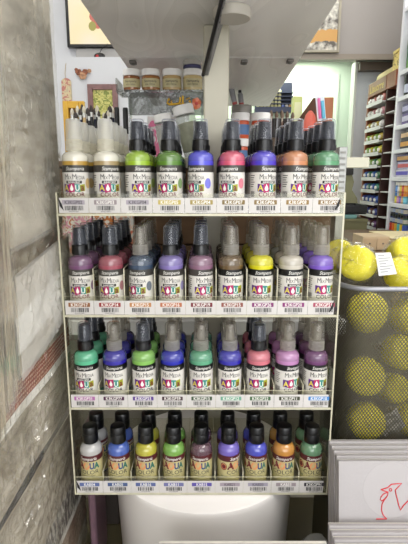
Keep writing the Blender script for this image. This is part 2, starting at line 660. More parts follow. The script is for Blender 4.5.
for s in (-1, 1):
    m = MB()
    xa = s * RW / 2
    xb = s * (RW / 2 - 0.002)
    topf = SH[0] + 0.0275 - RB
    pts = [(0, 0), (RD, 0), (RD, topf + 0.012), (RD * 0.5, topf + 0.002), (0, topf)]
    va = [m.bm.verts.new((xa, y, z)) for y, z in pts]
    vb = [m.bm.verts.new((xb, y, z)) for y, z in pts]
    m.bm.faces.new(va); m.bm.faces.new(list(reversed(vb)))
    n = len(pts)
    for i in range(n):
        j = (i + 1) % n
        f = m.bm.faces.new((va[j], va[i], vb[i], vb[j]))
        f.material_index = 1 if i in (4, 0, 3, 2) else 0
    obj('side_panel', m, [M_acryl, M_acryl_edge], rack)
for i, z in enumerate(SH):
    zz = z - RB
    m = MB()
    vs = m.box((-RW / 2 + 0.0022, 0.0, zz), (RW / 2 - 0.0022, RD, zz + 0.003), 0)
    for f in m.bm.faces:
        if abs(f.calc_center_median().y) < 1e-5:
            f.material_index = 1
    obj('shelf', m, [M_acryl, M_acryl_edge], rack)
    m = MB(); m.box((-RW / 2 + 0.0022, 0.0002, zz + 0.0032), (RW / 2 - 0.0022, 0.002, zz + 0.0265), 0)
    for f in m.bm.faces:
        if f.calc_center_median().z > zz + 0.0264:
            f.material_index = 1
    obj('front_lip', m, [M_acryl, M_acryl_edge], rack)
    m = MB(); m.box((-RW / 2 + 0.0022, RD - 0.002, zz + 0.0032), (RW / 2 - 0.0022, RD - 0.0002, zz + 0.03), 0)
    obj('rear_lip', m, [M_acryl, M_acryl_edge], rack)
    if i > 0:
        for k in range(8):
            xx = (k - 3.5) * SPC
            m = MB()
            h = (0, 0.058, 0.03, 0.03)[i]
            m.box((xx - 0.0006, 0.004, zz + 0.0032), (xx + 0.0006, RD - 0.004, zz + 0.0032 + h), 0)
            for f in m.bm.faces:
                c = f.calc_center_median()
                if c.y < 0.0041 or c.z > zz + 0.0031 + h:
                    f.material_index = 1
            obj('divider', m, [M_acryl, M_acryl_edge], rack)

CODES = [
    [('K3KGP02', (158, 150, 158)), ('K3KGP03', (140, 128, 130)), ('K3KGP04', (156, 148, 156)), ('K3KGP05', (176, 158, 78)),
     ('K3KGP04', (148, 130, 66)), ('K3KGP07', (116, 94, 48)), ('K3KGP06', (122, 98, 54)), ('K3KGP08', (134, 104, 52)), ('K3KGP09', (122, 94, 50))],
    [('K3KGP17', (134, 82, 42)), ('K3KGP14', (138, 44, 42)), ('K3KGP15', (172, 118, 70)), ('K3KGP16', (170, 98, 62)),
     ('K3KGP19', (108, 26, 38)), ('K3KGP15', (128, 66, 56)), ('K3KGP26', (120, 44, 100)), ('K3KGP20', (122, 34, 100)), ('K3KGP21', (152, 60, 82))],
    [('K3KGP31', (158, 96, 150)), ('K3KGP77', (66, 22, 56)), ('K3KGP23', (84, 52, 130)), ('K3KGP39', (66, 40, 48)),
     ('K3KGP13', (54, 72, 50)), ('K3KGP12', (100, 152, 128)), ('K3KGP22', (60, 92, 58)), ('K3KGP11', (54, 56, 38)), ('K3KGP10', (58, 122, 184))],
    [('KAB04', (86, 98, 146)), ('KAB05', (66, 84, 126)), ('KAB16', (78, 90, 138)), ('KAB11', (104, 104, 150)),
     ('KAB15', (86, 74, 150)), ('KAB21', (150, 138, 148)), ('KAB30', (150, 144, 158)), ('KAB33', (142, 130, 134)), ('K3KGP91', (44, 40, 46))],
]
for i, z in enumerate(SH):
    zz = z - RB
    for k in range(9):
        code, col = CODES[i][k]
        xx = (k - 4) * SPC
        x0 = xx - SPC / 2 + 0.0002
        x1 = xx + SPC / 2 - 0.0002
        if k == 0: x0 = max(x0, -RW / 2 + 0.0035)
        if k == 8: x1 = min(x1, RW / 2 - 0.0065)
        m = MB()
        m.box((x0, -0.0006, zz + 0.0036), (x1, -0.0001, zz + 0.0215), 0)
        cx = xx + 0.001
        y = -0.0008
        zb_, zt_ = zz + 0.0136, zz + 0.0190
        a = 0.0005
        poly = [(cx - 0.0135 + a, zb_), (cx + 0.0135 - a, zb_), (cx + 0.0135, zb_ + a), (cx + 0.0135, zt_ - a), (cx + 0.0135 - a, zt_), (cx - 0.0135 + a, zt_), (cx - 0.0135, zt_ - a), (cx - 0.0135, zb_ + a)]
        m.quad([(p[0], y, p[1]) for p in poly], 1)
        m.text(code, 0.0061, lambda u, v: Vector((cx + u, y - 0.0002, zb_ + 0.0006 + v)), 2, 'CENTER', 0, 0.010, 0.86)
        rnd = random.Random(i * 31 + k)
        u = cx - 0.0105
        while u < cx + 0.0110:
            ww = rnd.choice((0.0006, 0.0009, 0.0013))
            m.quad([(u, y, zz + 0.0068), (u + ww, y, zz + 0.0068), (u + ww, y, zz + 0.0122), (u, y, zz + 0.0122)], 3)
            u += ww + rnd.choice((0.0005, 0.0008, 0.0011))
        m.text('8024273%05d' % rnd.randint(10000, 99999), 0.0021, lambda u, v: Vector((cx + u, y, zz + 0.0047 + v)), 3, 'CENTER', 0, 0, 0.95, 1)
        if (i, k) in ((0, 0), (0, 8), (3, 0), (1, 8)):
            s = -1 if k == 0 else 1
            ex = x0 if k == 0 else x1
            # curled torn corner of the clear film
            base = [(ex, zz + 0.0222), (ex - s * 0.001, zz + 0.012), (ex - s * 0.006, zz + 0.006), (ex - s * 0.004, zz + 0.014)]
            m.quad([(p[0], y - 0.0004, p[1]) for p in base], 3)
        obj('price_card', m, [M_card, mat('card_patch_%d_%d' % (i, k), col, 0.5), mat('card_text_white', (235, 232, 225), 0.5) if col[0] + col[1] + col[2] < 420 else mat('card_text_grey', (70, 66, 70), 0.5), mat('barcode_ink', (22, 20, 22), 0.6)], rack)

# ------------------------------------------------------------------ paint bottles
M_paint = objcol_mat('bottle_paint', 0.28, 1.0, 0.0, 0.7)
M_shoulder = objcol_mat('bottle_shoulder', 0.14, 0.80, 0.08, 0.9)
M_dot = objcol_mat('label_colour_dot', 0.5, 1.0, 0.15, 0.0)
M_lab = mat('label_cream', (210, 206, 199), 0.45, noise_scale=60, noise_amt=0.03)
M_band = mat('label_band_grey', (62, 58, 54), 0.4, noise_scale=50, noise_amt=0.1)
M_bandb = mat('label_band_black', (10, 9, 10), 0.4, noise_scale=50, noise_amt=0.1)
M_ltext = mat('label_text_grey', (44, 42, 42), 0.5)
M_lwhite = mat('label_text_white', (236, 234, 226), 0.5)
M_purple = mat('tile_purple', (78, 22, 112), 0.45)
M_magenta = mat('tile_magenta', (168, 8, 88), 0.45)
M_teal = mat('tile_teal', (40, 128, 118), 0.45)
M_olive2 = mat('tile_olive', (146, 150, 20), 0.45)
M_yel = mat('tile_letter_yellow', (214, 196, 70), 0.45)
M_mar = mat('label_maroon', (104, 18, 34), 0.45)
M_colblack = mat('collar_black', (9, 9, 10), 0.32, noise_scale=30, noise_amt=0.15)
M_head = mat('nozzle_dark', (30, 33, 42), 0.4, noise_scale=30, noise_amt=0.15)
M_cover = clear_mat('clear_cap', (247, 248, 250), 0.02, (226, 230, 240), 1.35, 0.12, edge=0.85, trans=0.4)
M_coverd = clear_mat('smoky_cap', (244, 242, 238), 0.08, (205, 202, 194), 1.35, 0.12, edge=0.6, trans=0.4)
M_coverw = clear_mat('frosted_cap', (250, 250, 250), 0.40, (248, 248, 246), 1.3, 0.25, edge=0.5, trans=0.5)
M_nat = clear_mat('natural_plastic', (240, 238, 232), 0.42, (196, 192, 184), 1.35, 0.2, edge=0.4, trans=0.4)
M_natw = clear_mat('natural_white_plastic', (250, 248, 242), 0.6, (246, 243, 230), 1.3, 0.25, edge=0.4, trans=0.5)

BR = 0.01665
RL = BR + 0.00018
Z_PT = 0.0612            # paint level


def cyl(r):
    return lambda s, z: Vector((r * math.sin(s / r), -r * math.cos(s / r), z))


def label_mesh(kind):
    """a wrap-round printed label: one curved sheet with its print"""
    m = MB()
    dark = kind in ('B', 'Bb')
    z0, zband, z1 = 0.0060, 0.0482, 0.0565

    def strip(za, zb2, a0, a1, mi, r=RL, n=28):
        vs0, vs1 = [], []
        for i in range(n + 1):
            a = a0 + (a1 - a0) * i / n
            vs0.append(m.bm.verts.new((r * math.sin(a), -r * math.cos(a), za)))
            vs1.append(m.bm.verts.new((r * math.sin(a), -r * math.cos(a), zb2)))
        for i in range(n):
            f = m.bm.faces.new((vs0[i], vs0[i + 1], vs1[i + 1], vs1[i]))
            f.material_index = mi
            f.smooth = True
    strip(z0, zband, -2.6, 2.6, 0, n=40)
    strip(zband, z1, -2.6, 2.6, 1, n=40)
    rt = RL + 0.0002

    def tile(s0, s1, za, zb2, mi, r=rt, sl=0.0):
        n = 4
        s0, s1 = s0 * 0.98 + 0.0002, s1 * 0.98 + 0.0002
        a = [m.bm.verts.new(cyl(r)(s0 + (s1 - s0) * i / n, za + sl * (i / n - .5))) for i in range(n + 1)]
        b = [m.bm.verts.new(cyl(r)(s0 + (s1 - s0) * i / n, zb2 + sl * (i / n - .5))) for i in range(n + 1)]
        for i in range(n):
            f = m.bm.faces.new((a[i], a[i + 1], b[i + 1], b[i])); f.material_index = mi; f.smooth = True
    _c1, _c2 = cyl(rt + 0.0001), cyl(rt + 0.0003)
    T = lambda s_, z_: _c1(s_ * 0.98 + 0.0002, z_)
    T2 = lambda s_, z_: _c2(s_ * 0.98 + 0.0002, z_)
    m.text('Stamperia', 0.0062, lambda u, v: T(u + 0.002, 0.0504 + v), 3, 'CENTER', 0.3, -0.004, 0.98)
    m.text('M', 0.0092, lambda u, v: T(-0.0098 + u, 0.0398 + v), 2, 'CENTER', 0, -0.001, 0.85)
    m.text('IX', 0.0062, lambda u, v: T(-0.0048 + u, 0.0398 + v), 2, 'CENTER', 0, -0.001, 0.85)
    m.text('M', 0.0092, lambda u, v: T(0.0012 + u, 0.0398 + v), 2, 'CENTER', 0, -0.001, 0.85)
    m.text('EDIA', 0.0062, lambda u, v: T(0.0094 + u, 0.0398 + v), 2, 'CENTER', 0, -0.001, 0.85)
    if kind in ('A', 'Bb'):
        tile(-0.0105, 0.0105, 0.0350, 0.0384, 4)
        m.text('IRIDESCENT', 0.0030, lambda u, v: T2(u, 0.0356 + v), 3, 'CENTER', 0, 0.01, 1.0, 1)
    zt0, zt1 = (0.0254, 0.0344) if kind in ('A', 'Bb') else (0.0260, 0.0362)
    tile(-0.0148, -0.0070, zt0, zt1, 5, sl=-0.001)
    tile(-0.0070, 0.0008, zt0 - 0.0006, zt1 + 0.0006, 6, sl=0.001)
    tile(0.0008, 0.0078, zt0, zt1, 7, sl=-0.0006)
    tile(0.0078, 0.0145, zt0 + 0.0004, zt1 - 0.0004, 8, sl=0.001)
    m.text('A', 0.0102, lambda u, v: T2(-0.0108 + u, zt0 + 0.0012 + v), 9, 'CENTER', 0, 0.02, 1.0)
    # drop shaped Q
    q = [(0, 0.0045), (0.0010, 0.0022), (0.0021, 0.0002), (0.0023, -0.0014), (0.0014, -0.0031), (0, -0.0036), (-0.0014, -0.0031), (-0.0023, -0.0014), (-0.0021, 0.0002), (-0.0010, 0.0022)]
    zc = (zt0 + zt1) / 2
    m.quad([T2(-0.0031 + u, zc + v) for u, v in q], 3)
    m.text('U', 0.0096, lambda u, v: T2(0.0043 + u, zt0 + 0.0012 + v), 3, 'CENTER', 0, 0.01, 0.9)
    m.text('a', 0.0112, lambda u, v: T2(0.0111 + u, zt0 + 0.0014 + v), 10, 'CENTER', 0, 0.02, 1.0)
    m.text('COLOR', 0.0068, lambda u, v: T(0.0 + u, 0.0198 + v), 10 if kind == 'A' else 2, 'CENTER', 0, 0.018, 1.15)
    # side print: small lines and a bar code on the back part of the label
    for k in range(6):
        zz = 0.044 - k * 0.0026
        tile(-0.0285, -0.0195 - 0.002 * ((k * 7) % 3) * 0.5, zz, zz + 0.0009, 2)
    for k in range(7):
        ss = -0.0275 + k * 0.0012
        tile(ss, ss + 0.0006, 0.019, 0.026, 4)
    if kind in ('A',):
        c = (0.0205, 0.0352)
        pts = [T2(c[0] + 0.0046 * math.cos(a), c[1] + 0.0062 * math.sin(a)) for a in [2 * PI * i / 14 for i in range(14)]]
        m.quad(pts, 11)
    return m, [M_lab, M_bandb if dark else M_band, M_ltext, M_lwhite, M_ink, M_purple, M_magenta, M_teal, M_olive2, M_yel, M_mar, M_dot]


def make_spray(kind, cap):
    t = thing('spray_bottle', 'x', 'paint bottle')
    t.scale = (0.94, 0.94, 1.0)
    m = MB()
    m.lathe([(0.0135, 0.0), (0.0158, 0.0006), (BR, 0.002), (BR, Z_PT)], 32)
    obj('paint', m, M_paint, t)
    m = MB()
    m.lathe([(BR, Z_PT + 0.0001), (BR, 0.0652), (BR - 0.0006, 0.0676), (BR - 0.0022, 0.0700), (BR - 0.0050, 0.0717), (0.0095, 0.0725), (0.0088, 0.0727), (0.0088, 0.0742)], 32, capb=False)
    obj('shoulder', m, M_shoulder, t)
    mb, ms = label_mesh(kind)
    obj('label', mb, ms, t, sharp=0)
    if cap == 'black':
        m = MB()
        pr = [(0.0100, 0.0735), (0.0109, 0.0739), (0.0110, 0.0800), (0.0107, 0.0812), (0.0107, 0.0862), (0.0100, 0.0867)]
        m.lathe(pr, 28)
        for k in range(20):
            a = 2 * PI * k / 20
            m.box((0.0105 * math.cos(a) - 0.0004, 0.0105 * math.sin(a) - 0.0004, 0.0742), (0.0105 * math.cos(a) + 0.0008 * math.cos(a) + .0004, 0.0105 * math.sin(a) + 0.0008 * math.sin(a) + .0004, 0.0798))
        obj('collar', m, M_colblack, t)
        m = MB()
        m.lathe([(0.0088, 0.087), (0.0086, 0.0935), (0.0082, 0.0945), (0.0076, 0.1060), (0.0070, 0.1072), (0.004, 0.1076)], 24)
        m.box((-0.0016, -0.0086, 0.0985), (0.0016, -0.0066, 0.1012), 0, 0.0005)
        obj('nozzle', m, M_head, t)
        m = MB()
        m.lathe([(0.0101, 0.0868), (0.0099, 0.0880), (0.0091, 0.1078), (0.0086, 0.1095), (0.0074, 0.1102)], 28, capb=False)
        cv = obj('cap_cover', m, M_cover, t)
    else:
        mm = M_natw if cap == 'white' else M_nat
        m = MB()
        pr = [(0.0098, 0.0735), (0.0108, 0.0739)]
        for k in range(4):
            z = 0.0745 + k * 0.0028
            pr += [(0.0109, z), (0.0109, z + 0.0016), (0.0104, z + 0.0019), (0.0104, z + 0.0026)]
        pr += [(0.0100, 0.0868)]
        m.lathe(pr, 28)
        obj('collar', m, mm, t)
        m = MB()
        m.lathe([(0.0062, 0.087), (0.0062, 0.0935), (0.0056, 0.0945), (0.0054, 0.1055), (0.004, 0.1068)], 20)
        m.box((-0.0018, -0.0078, 0.0975), (0.0018, -0.0050, 0.1012), 0, 0.0005)
        obj('nozzle', m, mm, t)
        m = MB()
        m.lathe([(0.0103, 0.0869), (0.0101, 0.0900), (0.0092, 0.1078), (0.0087, 0.1095), (0.0075, 0.1102)], 28, capb=False)
        obj('cap_cover', m, M_coverw if cap == 'white' else M_coverd, t)
    return t


M_lab4 = mat('label_straw', (188, 178, 128), 0.45, noise_scale=90, noise_amt=0.12)
M_lab4o = mat('label_orange_disc', (216, 140, 90), 0.45)
M_lab4b = mat('label_blue_letter', (36, 62, 110), 0.45)
M_lab4g = mat('label_green_letter', (36, 96, 84), 0.45)


def make_acrylic():
    t = thing('acrylic_paint_bottle', 'x', 'paint bottle')
    t.scale = (0.91, 0.91, 1.0)
    m = MB()
    m.lathe([(0.0130, 0.0), (0.0156, 0.0006), (BR, 0.002), (BR, 0.0500)], 32)
    obj('paint', m, M_paint, t)
    m = MB()
    m.lathe([(BR, 0.0501), (BR, 0.0555), (BR - 0.0004, 0.0580), (BR - 0.002, 0.0612), (BR - 0.0045, 0.0638), (0.0095, 0.0655), (0.0085, 0.0660)], 32, capb=False)
    obj('shoulder', m, M_shoulder, t)
    m = MB()
    m.lathe([(0.0100, 0.0660), (0.0116, 0.0664), (0.0118, 0.0680), (0.0116, 0.0780), (0.0112, 0.0788), (0.0112, 0.0795), (0.0116, 0.0800), (0.0112, 0.0880), (0.0104, 0.0893), (0.0085, 0.0898)], 28)
    obj('flip_cap', m, M_colblack, t)
    m = MB()

    def strip(za, zb2, a0, a1, mi, r=RL, n=36):
        a = [m.bm.verts.new((r * math.sin(a0 + (a1 - a0) * i / n), -r * math.cos(a0 + (a1 - a0) * i / n), za)) for i in range(n + 1)]
        b = [m.bm.verts.new((v.co.x, v.co.y, zb2)) for v in a]
        for i in range(n):
            f = m.bm.faces.new((a[i], a[i + 1], b[i + 1], b[i])); f.material_index = mi; f.smooth = True
    strip(0.004, 0.0430, -2.6, 2.6, 0)
    strip(0.0430, 0.0515, -2.6, 2.6, 7)
    rt = RL + 0.0002
    T, T2 = cyl(rt), cyl(rt + 0.0002)
    m.text('Stamperia', 0.0066, lambda u, v: T2(u + 0.001, 0.0450 + v), 2, 'CENTER', 0.3, 0.0, 0.98)

    def disc(s, z, ru, rv, mi, r):
        m.quad([cyl(r)(s + ru * math.cos(a), z + rv * math.sin(a)) for a in [2 * PI * i / 16 for i in range(16)]], mi)
    m.text('A', 0.0140, lambda u, v: T(-0.0106 + u, 0.0320 + v), 1, 'CENTER', 0, 0.05, 0.95)
    disc(-0.0016, 0.0366, 0.0052, 0.0055, 3, rt)
    disc(-0.0016, 0.0366, 0.0052, 0.0055, 5, rt - 0.0001)
    m.text('Q', 0.0090, lambda u, v: T2(-0.0016 + u, 0.0335 + v), 3, 'CENTER', 0, 0.0, 0.9)
    m.text('U', 0.0125, lambda u, v: T(0.0066 + u, 0.0322 + v), 4, 'CENTER', 0, 0.05, 0.85)
    m.text('A', 0.0125, lambda u, v: T(0.0138 + u, 0.0322 + v), 5, 'CENTER', 0, 0.05, 0.85)
    m.text('COLOR', 0.0084, lambda u, v: T(0.0 + u, 0.0242 + v), 6, 'CENTER', 0, 0.004, 1.15)
    m.text('ACRYLIC PAINT', 0.0030, lambda u, v: T(u, 0.0208 + v), 6, 'CENTER', 0, 0.0, 1.1, 1)
    disc(-0.0215, 0.0355, 0.0052, 0.0056, 1, rt)
    disc(-0.0215, 0.0355, 0.0040, 0.0043, 3, rt + 0.0001)
    disc(-0.0215, 0.0355, 0.0032, 0.0034, 1, rt + 0.0002)
    m.text('60 ml', 0.0040, lambda u, v: T(-0.0215 + u, 0.0195 + v), 5, 'CENTER', 0, 0.01, 1.0, 1)
    obj('label', m, [M_lab4, M_mar, M_lwhite, M_lab4o, M_lab4b, M_lab4g, M_ltext, mat('label_dark_maroon', (78, 24, 30), 0.45)], t, sharp=0)
    return t


PROTO = {}


def proto(kind, cap):
    k = (kind, cap)
    if k not in PROTO:
        PROTO[k] = [make_acrylic() if kind == 'C' else make_spray(kind, cap), False]
    return PROTO[k]


ROWS = [
    # colour name, paint rgb, label kind, cap, yaw
    [('clear amber', (182, 145, 65), 'A', 'white', 4), ('pearly clear', (160, 139, 97), 'A', 'white', 22), ('lime green', (145, 178, 42), 'A', 'black', 26),
     ('moss green', (80, 123, 28), 'A', 'black', -10), ('periwinkle blue', (70, 70, 195), 'A', 'black', -34), ('rose pink', (198, 79, 106), 'A', 'black', -26),
     ('violet blue', (64, 48, 179), 'A', 'black', 18), ('peach orange', (184, 120, 78), 'A', 'black', 24), ('sea green', (78, 138, 95), 'A', 'black', 8)],
    [('plum purple', (106, 65, 102), 'A', 'black', 4), ('dusty rose', (145, 67, 81), 'A', 'black', -4), ('slate blue', (47, 65, 88), 'A', 'clear', -22),
     ('lavender', (116, 102, 162), 'A', 'black', -2), ('mauve', (127, 90, 113), 'A', 'black', 20), ('earth brown', (96, 75, 45), 'B', 'clear', 6),
     ('bright yellow', (198, 191, 3), 'B', 'clear', 0), ('pearl white', (182, 175, 161), 'Bb', 'clear', 12), ('bright violet', (110, 77, 177), 'B', 'clear', 14)],
    [('mint green', (79, 174, 132), 'Bb', 'black', -4), ('indigo', (36, 27, 146), 'B', 'clear', -2), ('leaf green', (122, 176, 79), 'B', 'black', 8),
     ('ultramarine', (10, 23, 157), 'B', 'clear', -6), ('jade green', (82, 152, 116), 'B', 'clear', 4), ('royal blue', (38, 33, 156), 'B', 'clear', 2),
     ('salmon pink', (192, 102, 115), 'B', 'black', -6), ('pale lilac', (172, 119, 166), 'B', 'clear', 22), ('deep purple', (94, 44, 94), 'B', 'clear', 4)],
    [('silver white', (184, 182, 179), 'C', 'flip', -8), ('cornflower blue', (37, 80, 171), 'C', 'flip', -4), ('lemon yellow', (180, 173, 3), 'C', 'flip', -8),
     ('apple green', (113, 167, 56), 'C', 'flip', -4), ('burgundy', (83, 40, 59), 'C', 'flip', -10), ('soft lavender', (105, 84, 184), 'C', 'flip', 44),
     ('cobalt blue', (41, 52, 179), 'C', 'flip', -8), ('golden amber', (191, 127, 9), 'C', 'flip', -10), ('muted green', (81, 129, 90), 'C', 'flip', 6)],
]
ROWN = ['top', 'second', 'third', 'bottom']
DEPTH = [4, 4, 3, 2]
ORD = ['', 'second', 'third', 'fourth']
GRP = ['spray bottles on the top shelf', 'spray bottles on the second shelf', 'spray bottles on the third shelf', 'flip cap paint bottles on the bottom shelf']
CAPN = {'white': 'frosted white cap', 'black': 'black collar and clear cap', 'clear': 'clear grey cap', 'flip': 'black flip cap'}
NXT = ['leftmost', 'second from left', 'third from left', 'fourth from left', 'in the middle', 'sixth from left', 'seventh from left', 'second from right', 'rightmost']
rb = random.Random(5)
for i in range(4):
    for k, (cn, col, kind, cap, yaw) in enumerate(ROWS[i]):
        for dpt in range(DEPTH[i]):
            pr = proto(kind, cap)
            x = RCX + (k - 4) * SPC + (rb.uniform(-0.0005, 0.0005) if dpt else 0)
            x = max(RCX - RW / 2 + 0.0195, min(RCX + RW / 2 - 0.0195, x))
            y = RY + 0.0205 + dpt * 0.0358
            z = SH[i] + 0.0031
            if i == 3:
                bn = 'paint bottle'
            else:
                bn = 'spray bottle'
            if dpt == 0:
                lb = '%s %s with %s at front of %s shelf' % (cn, bn, CAPN[cap], ROWN[i])
            else:
                lb = '%s %s, %s back in its column on the %s shelf' % (cn, bn, ORD[dpt], ROWN[i])
            c = lin([min(255, max(0, v * (1.0 if dpt == 0 else rb.uniform(0.93, 1.0)))) for v in col])
            yw = -math.radians(yaw if dpt == 0 else rb.uniform(-40, 40))
            yw = math.radians(yaw) if dpt == 0 else yw
            if not pr[1]:
                o = pr[0]
                o.location = (x, y, z)
                o.rotation_euler = (0, 0, yw)
                o['label'] = lb
                o['group'] = GRP[i]
                for ch in o.children:
                    ch.color = c
                pr[1] = True
            else:
                o = copy_tree(pr[0], (x, y, z), yw, lb, GRP[i], c)
            if cap == 'white':
                for ch in o.children:
                    if ch.name.startswith('shoulder'):
                        ch.color = lin((232, 228, 212))

# ------------------------------------------------------------------ hanging sleeves at the left
SX = -0.2


def sheet_print(name, c1, c2, scale, stretch=(1, 1, 1), rough=0.6):
    return mat(name, c1, rough, noise_scale=scale, col2=c2, stretch=stretch)


def film_grid(x, y0, y1, z0, z1, amp, seed, cell=0.0062, thick=0.004, tilt=0.0, shear=0.0, crumple=1.0):
    """crumpled film over a plain back, with real facets"""
    mb = MB()
    rn = random.Random(int(seed * 100))
    for side in (0, 1):
        a, c_ = (max(6, int((y1 - y0) / cell)), max(6, int((z1 - z0) / cell))) if side == 0 else (4, 4)
        g = []
        for j in range(c_ + 1):
            row = []
            for i in range(a + 1):
                inner = 0 < i < a and 0 < j < c_ and side == 0
                u = i + (rn.uniform(-0.38, 0.38) if inner else 0)
                v = j + (rn.uniform(-0.38, 0.38) if inner else 0)
                y = y0 + (y1 - y0) * u / a
                z = z0 + (z1 - z0) * v / c_
                zs = z
                y += shear * (z - z1) * (u / a)
                zz = z + tilt * (y - y0)
                n = 0
                if side == 0:
                    e = min(1, min(i, a - i, j, c_ - j) / 4.0)
                    n = 0.8 * noise.noise(Vector((seed, y * 12, z * 8)))
                    q = noise.noise(Vector((seed + 34, y * 30 + zs * 18, zs * 20 - y * 9)))
                    n += 0.6 * (1 - 2.6 * abs(q))
                    m_ = max(0.0, min(1.0, 0.55 + 1.3 * noise.noise(Vector((seed + 5, y * 9 - zs * 7, zs * 10)))))
                    n += rn.uniform(-1, 1) * 0.85 * m_ * crumple
                    n *= 0.25 + 0.75 * e
                xx = x + ((thick / 2 + amp * n) if side == 0 else -thick / 2)
                row.append(mb.bm.verts.new((xx, y, zz)))
            g.append(row)
        for j in range(c_):
            for i in range(a):
                if side == 0:
                    A, B, C_, D = g[j][i], g[j][i + 1], g[j + 1][i + 1], g[j + 1][i]
                    tri = ((A, B, C_), (A, C_, D)) if (i + j) % 2 else ((A, B, D), (B, C_, D))
                    for t_ in tri:
                        mb.bm.faces.new(t_).smooth = False
                else:
                    mb.bm.faces.new((g[j][i], g[j][i + 1], g[j + 1][i + 1], g[j + 1][i]))
    return mb


def sleeve(name, label, x, y0, y1, z0, z1, pmats, bands, film, amp, seed, py0=None, py1=None, pz0=None, pz1=None, tilt=0.0, shear=0.0, crumple=1.0):
    base = Vector((x, y0, z0))
    t = thing(name, label, 'plastic sleeve', base, 0, 'plastic sleeves of printed paper')
    py0 = y0 + 0.004 if py0 is None else py0
    py1 = y1 - 0.004 if py1 is None else py1
    pz0 = z0 + 0.004 if pz0 is None else pz0
    pz1 = z1 - 0.004 if pz1 is None else pz1
    mb = MB()
    n = 24
    # sheet as a thin bowed box; bands: (z fraction 0, z fraction 1, material index)
    for (a, b, mi) in bands:
        za, zb_ = pz0 + (pz1 - pz0) * a, pz0 + (pz1 - pz0) * b
        cols = []
        for i in range(n + 1):
            y = py0 + (py1 - py0) * i / n
            fr_ = i / n
            xx = x - 0.0012 + 0.0009 * math.sin(y * 40 + seed)
            dz = tilt * (y - y0)
            ya_, yb_ = y + shear * (za - pz1) * fr_, y + shear * (zb_ - pz1) * fr_
            cols.append([mb.bm.verts.new((xx, ya_, za + dz)), mb.bm.verts.new((xx, yb_, zb_ + dz)), mb.bm.verts.new((xx - 0.0005, yb_, zb_ + dz)), mb.bm.verts.new((xx - 0.0005, ya_, za + dz))])
        for i in range(n):
            for k in range(4):
                f = mb.bm.faces.new((cols[i][k], cols[i + 1][k], cols[i + 1][(k + 1) % 4], cols[i][(k + 1) % 4]))
                f.material_index = mi
        mb.bm.faces.new(cols[0]).material_index = mi
        mb.bm.faces.new(list(reversed(cols[-1]))).material_index = mi
    obj('printed_sheet', loc_mb(mb, base), pmats, t, sharp=0)
    mb = film_grid(x, y0, y1, z0, z1, amp, seed, tilt=tilt, shear=shear, crumple=crumple)
    obj('plastic_film', loc_mb(mb, base), film, t, sharp=0)
    return t, base


F_main = clear_mat('sleeve_film', (252, 251, 248), 0.22, (224, 221, 212), 2.0, 0.10, 0.25, 40, (1, 1.3, 1.6), dist=1.5, bdist=0.01)
F_gloss = clear_mat('sleeve_film_glossy', (250, 249, 246), 0.30, (236, 234, 228), 2.1, 0.11, 0.25, 36, (1, 1.0, 2.0), dist=1.5, bdist=0.01)
F_soft = clear_mat('sleeve_film_soft', (250, 248, 242), 0.12, (226, 220, 206), 1.5, 0.2, 0.4, 22, (1, 3, 0.4))
F_clear = clear_mat('sleeve_film_clear', (252, 251, 248), 0.07, (224, 221, 212), 1.9, 0.10, 0.25, 40, (1, 1.3, 1.6), dist=1.5, bdist=0.01)
p_grey = sheet_print('print_grey_grain', (192, 184, 168), (138, 128, 110), 14, (1, 1.5, 5))
p_light = sheet_print('print_light_grain', (218, 211, 197), (170, 161, 145), 10, (1, 1.5, 5))
p_beige = sheet_print('print_beige_board', (204, 194, 172), (150, 137, 114), 12, (1, 6, 1))
p_brown = sheet_print('print_brown_board', (146, 126, 96), (92, 76, 54), 14, (1, 8, 1))
p_white = mat('print_white', (240, 238, 232), 0.55, noise_scale=20, noise_amt=0.06)
p_coral = sheet_print('print_coral', (206, 146, 116), (178, 168, 152), 40)


def dotted():
    m = bpy.data.materials.new('print_rust_dots')
    m.use_nodes = True
    nt = m.node_tree
    b = nt.nodes['Principled BSDF']
    tc = nt.nodes.new('ShaderNodeTexCoord')
    mp = nt.nodes.new('ShaderNodeMapping'); mp.inputs['Scale'].default_value = (0, 190, 190)
    nt.links.new(tc.outputs['Object'], mp.inputs[0])
    v = nt.nodes.new('ShaderNodeTexVoronoi'); v.inputs['Scale'].default_value = 1.0; v.inputs['Randomness'].default_value = 0.15
    nt.links.new(mp.outputs[0], v.inputs['Vector'])
    r = nt.nodes.new('ShaderNodeValToRGB')
    r.color_ramp.elements[0].position = 0.22; r.color_ramp.elements[0].color = lin((224, 196, 170))
    r.color_ramp.elements[1].position = 0.30; r.color_ramp.elements[1].color = lin((140, 52, 18))
    nt.links.new(v.outputs['Distance'], r.inputs[0])
    nt.links.new(r.outputs[0], b.inputs['Base Color'])
    b.inputs['Roughness'].default_value = 0.6
    MATS['print_rust_dots'] = m
    return m


p_rust = dotted()


def letters_print():
    """rows of tiny dark old-type marks on grey"""
    m = bpy.data.materials.new('print_old_type')
    m.use_nodes = True
    nt = m.node_tree
    b = nt.nodes['Principled BSDF']
    tc = nt.nodes.new('ShaderNodeTexCoord')
    mp = nt.nodes.new('ShaderNodeMapping'); mp.inputs['Scale'].default_value = (1, 150, 60)
    nt.links.new(tc.outputs['Object'], mp.inputs[0])
    v = nt.nodes.new('ShaderNodeTexNoise'); v.inputs['Scale'].default_value = 1.0; v.inputs['Detail'].default_value = 3
    nt.links.new(mp.outputs[0], v.inputs['Vector'])
    r = nt.nodes.new('ShaderNodeValToRGB')
    r.color_ramp.elements[0].position = 0.47; r.color_ramp.elements[0].color = lin((86, 82, 78))
    r.color_ramp.elements[1].position = 0.56; r.color_ramp.elements[1].color = lin((186, 182, 172))
    nt.links.new(v.outputs['Fac'], r.inputs[0])
    nt.links.new(r.outputs[0], b.inputs['Base Color'])
    b.inputs['Roughness'].default_value = 0.6
    return m


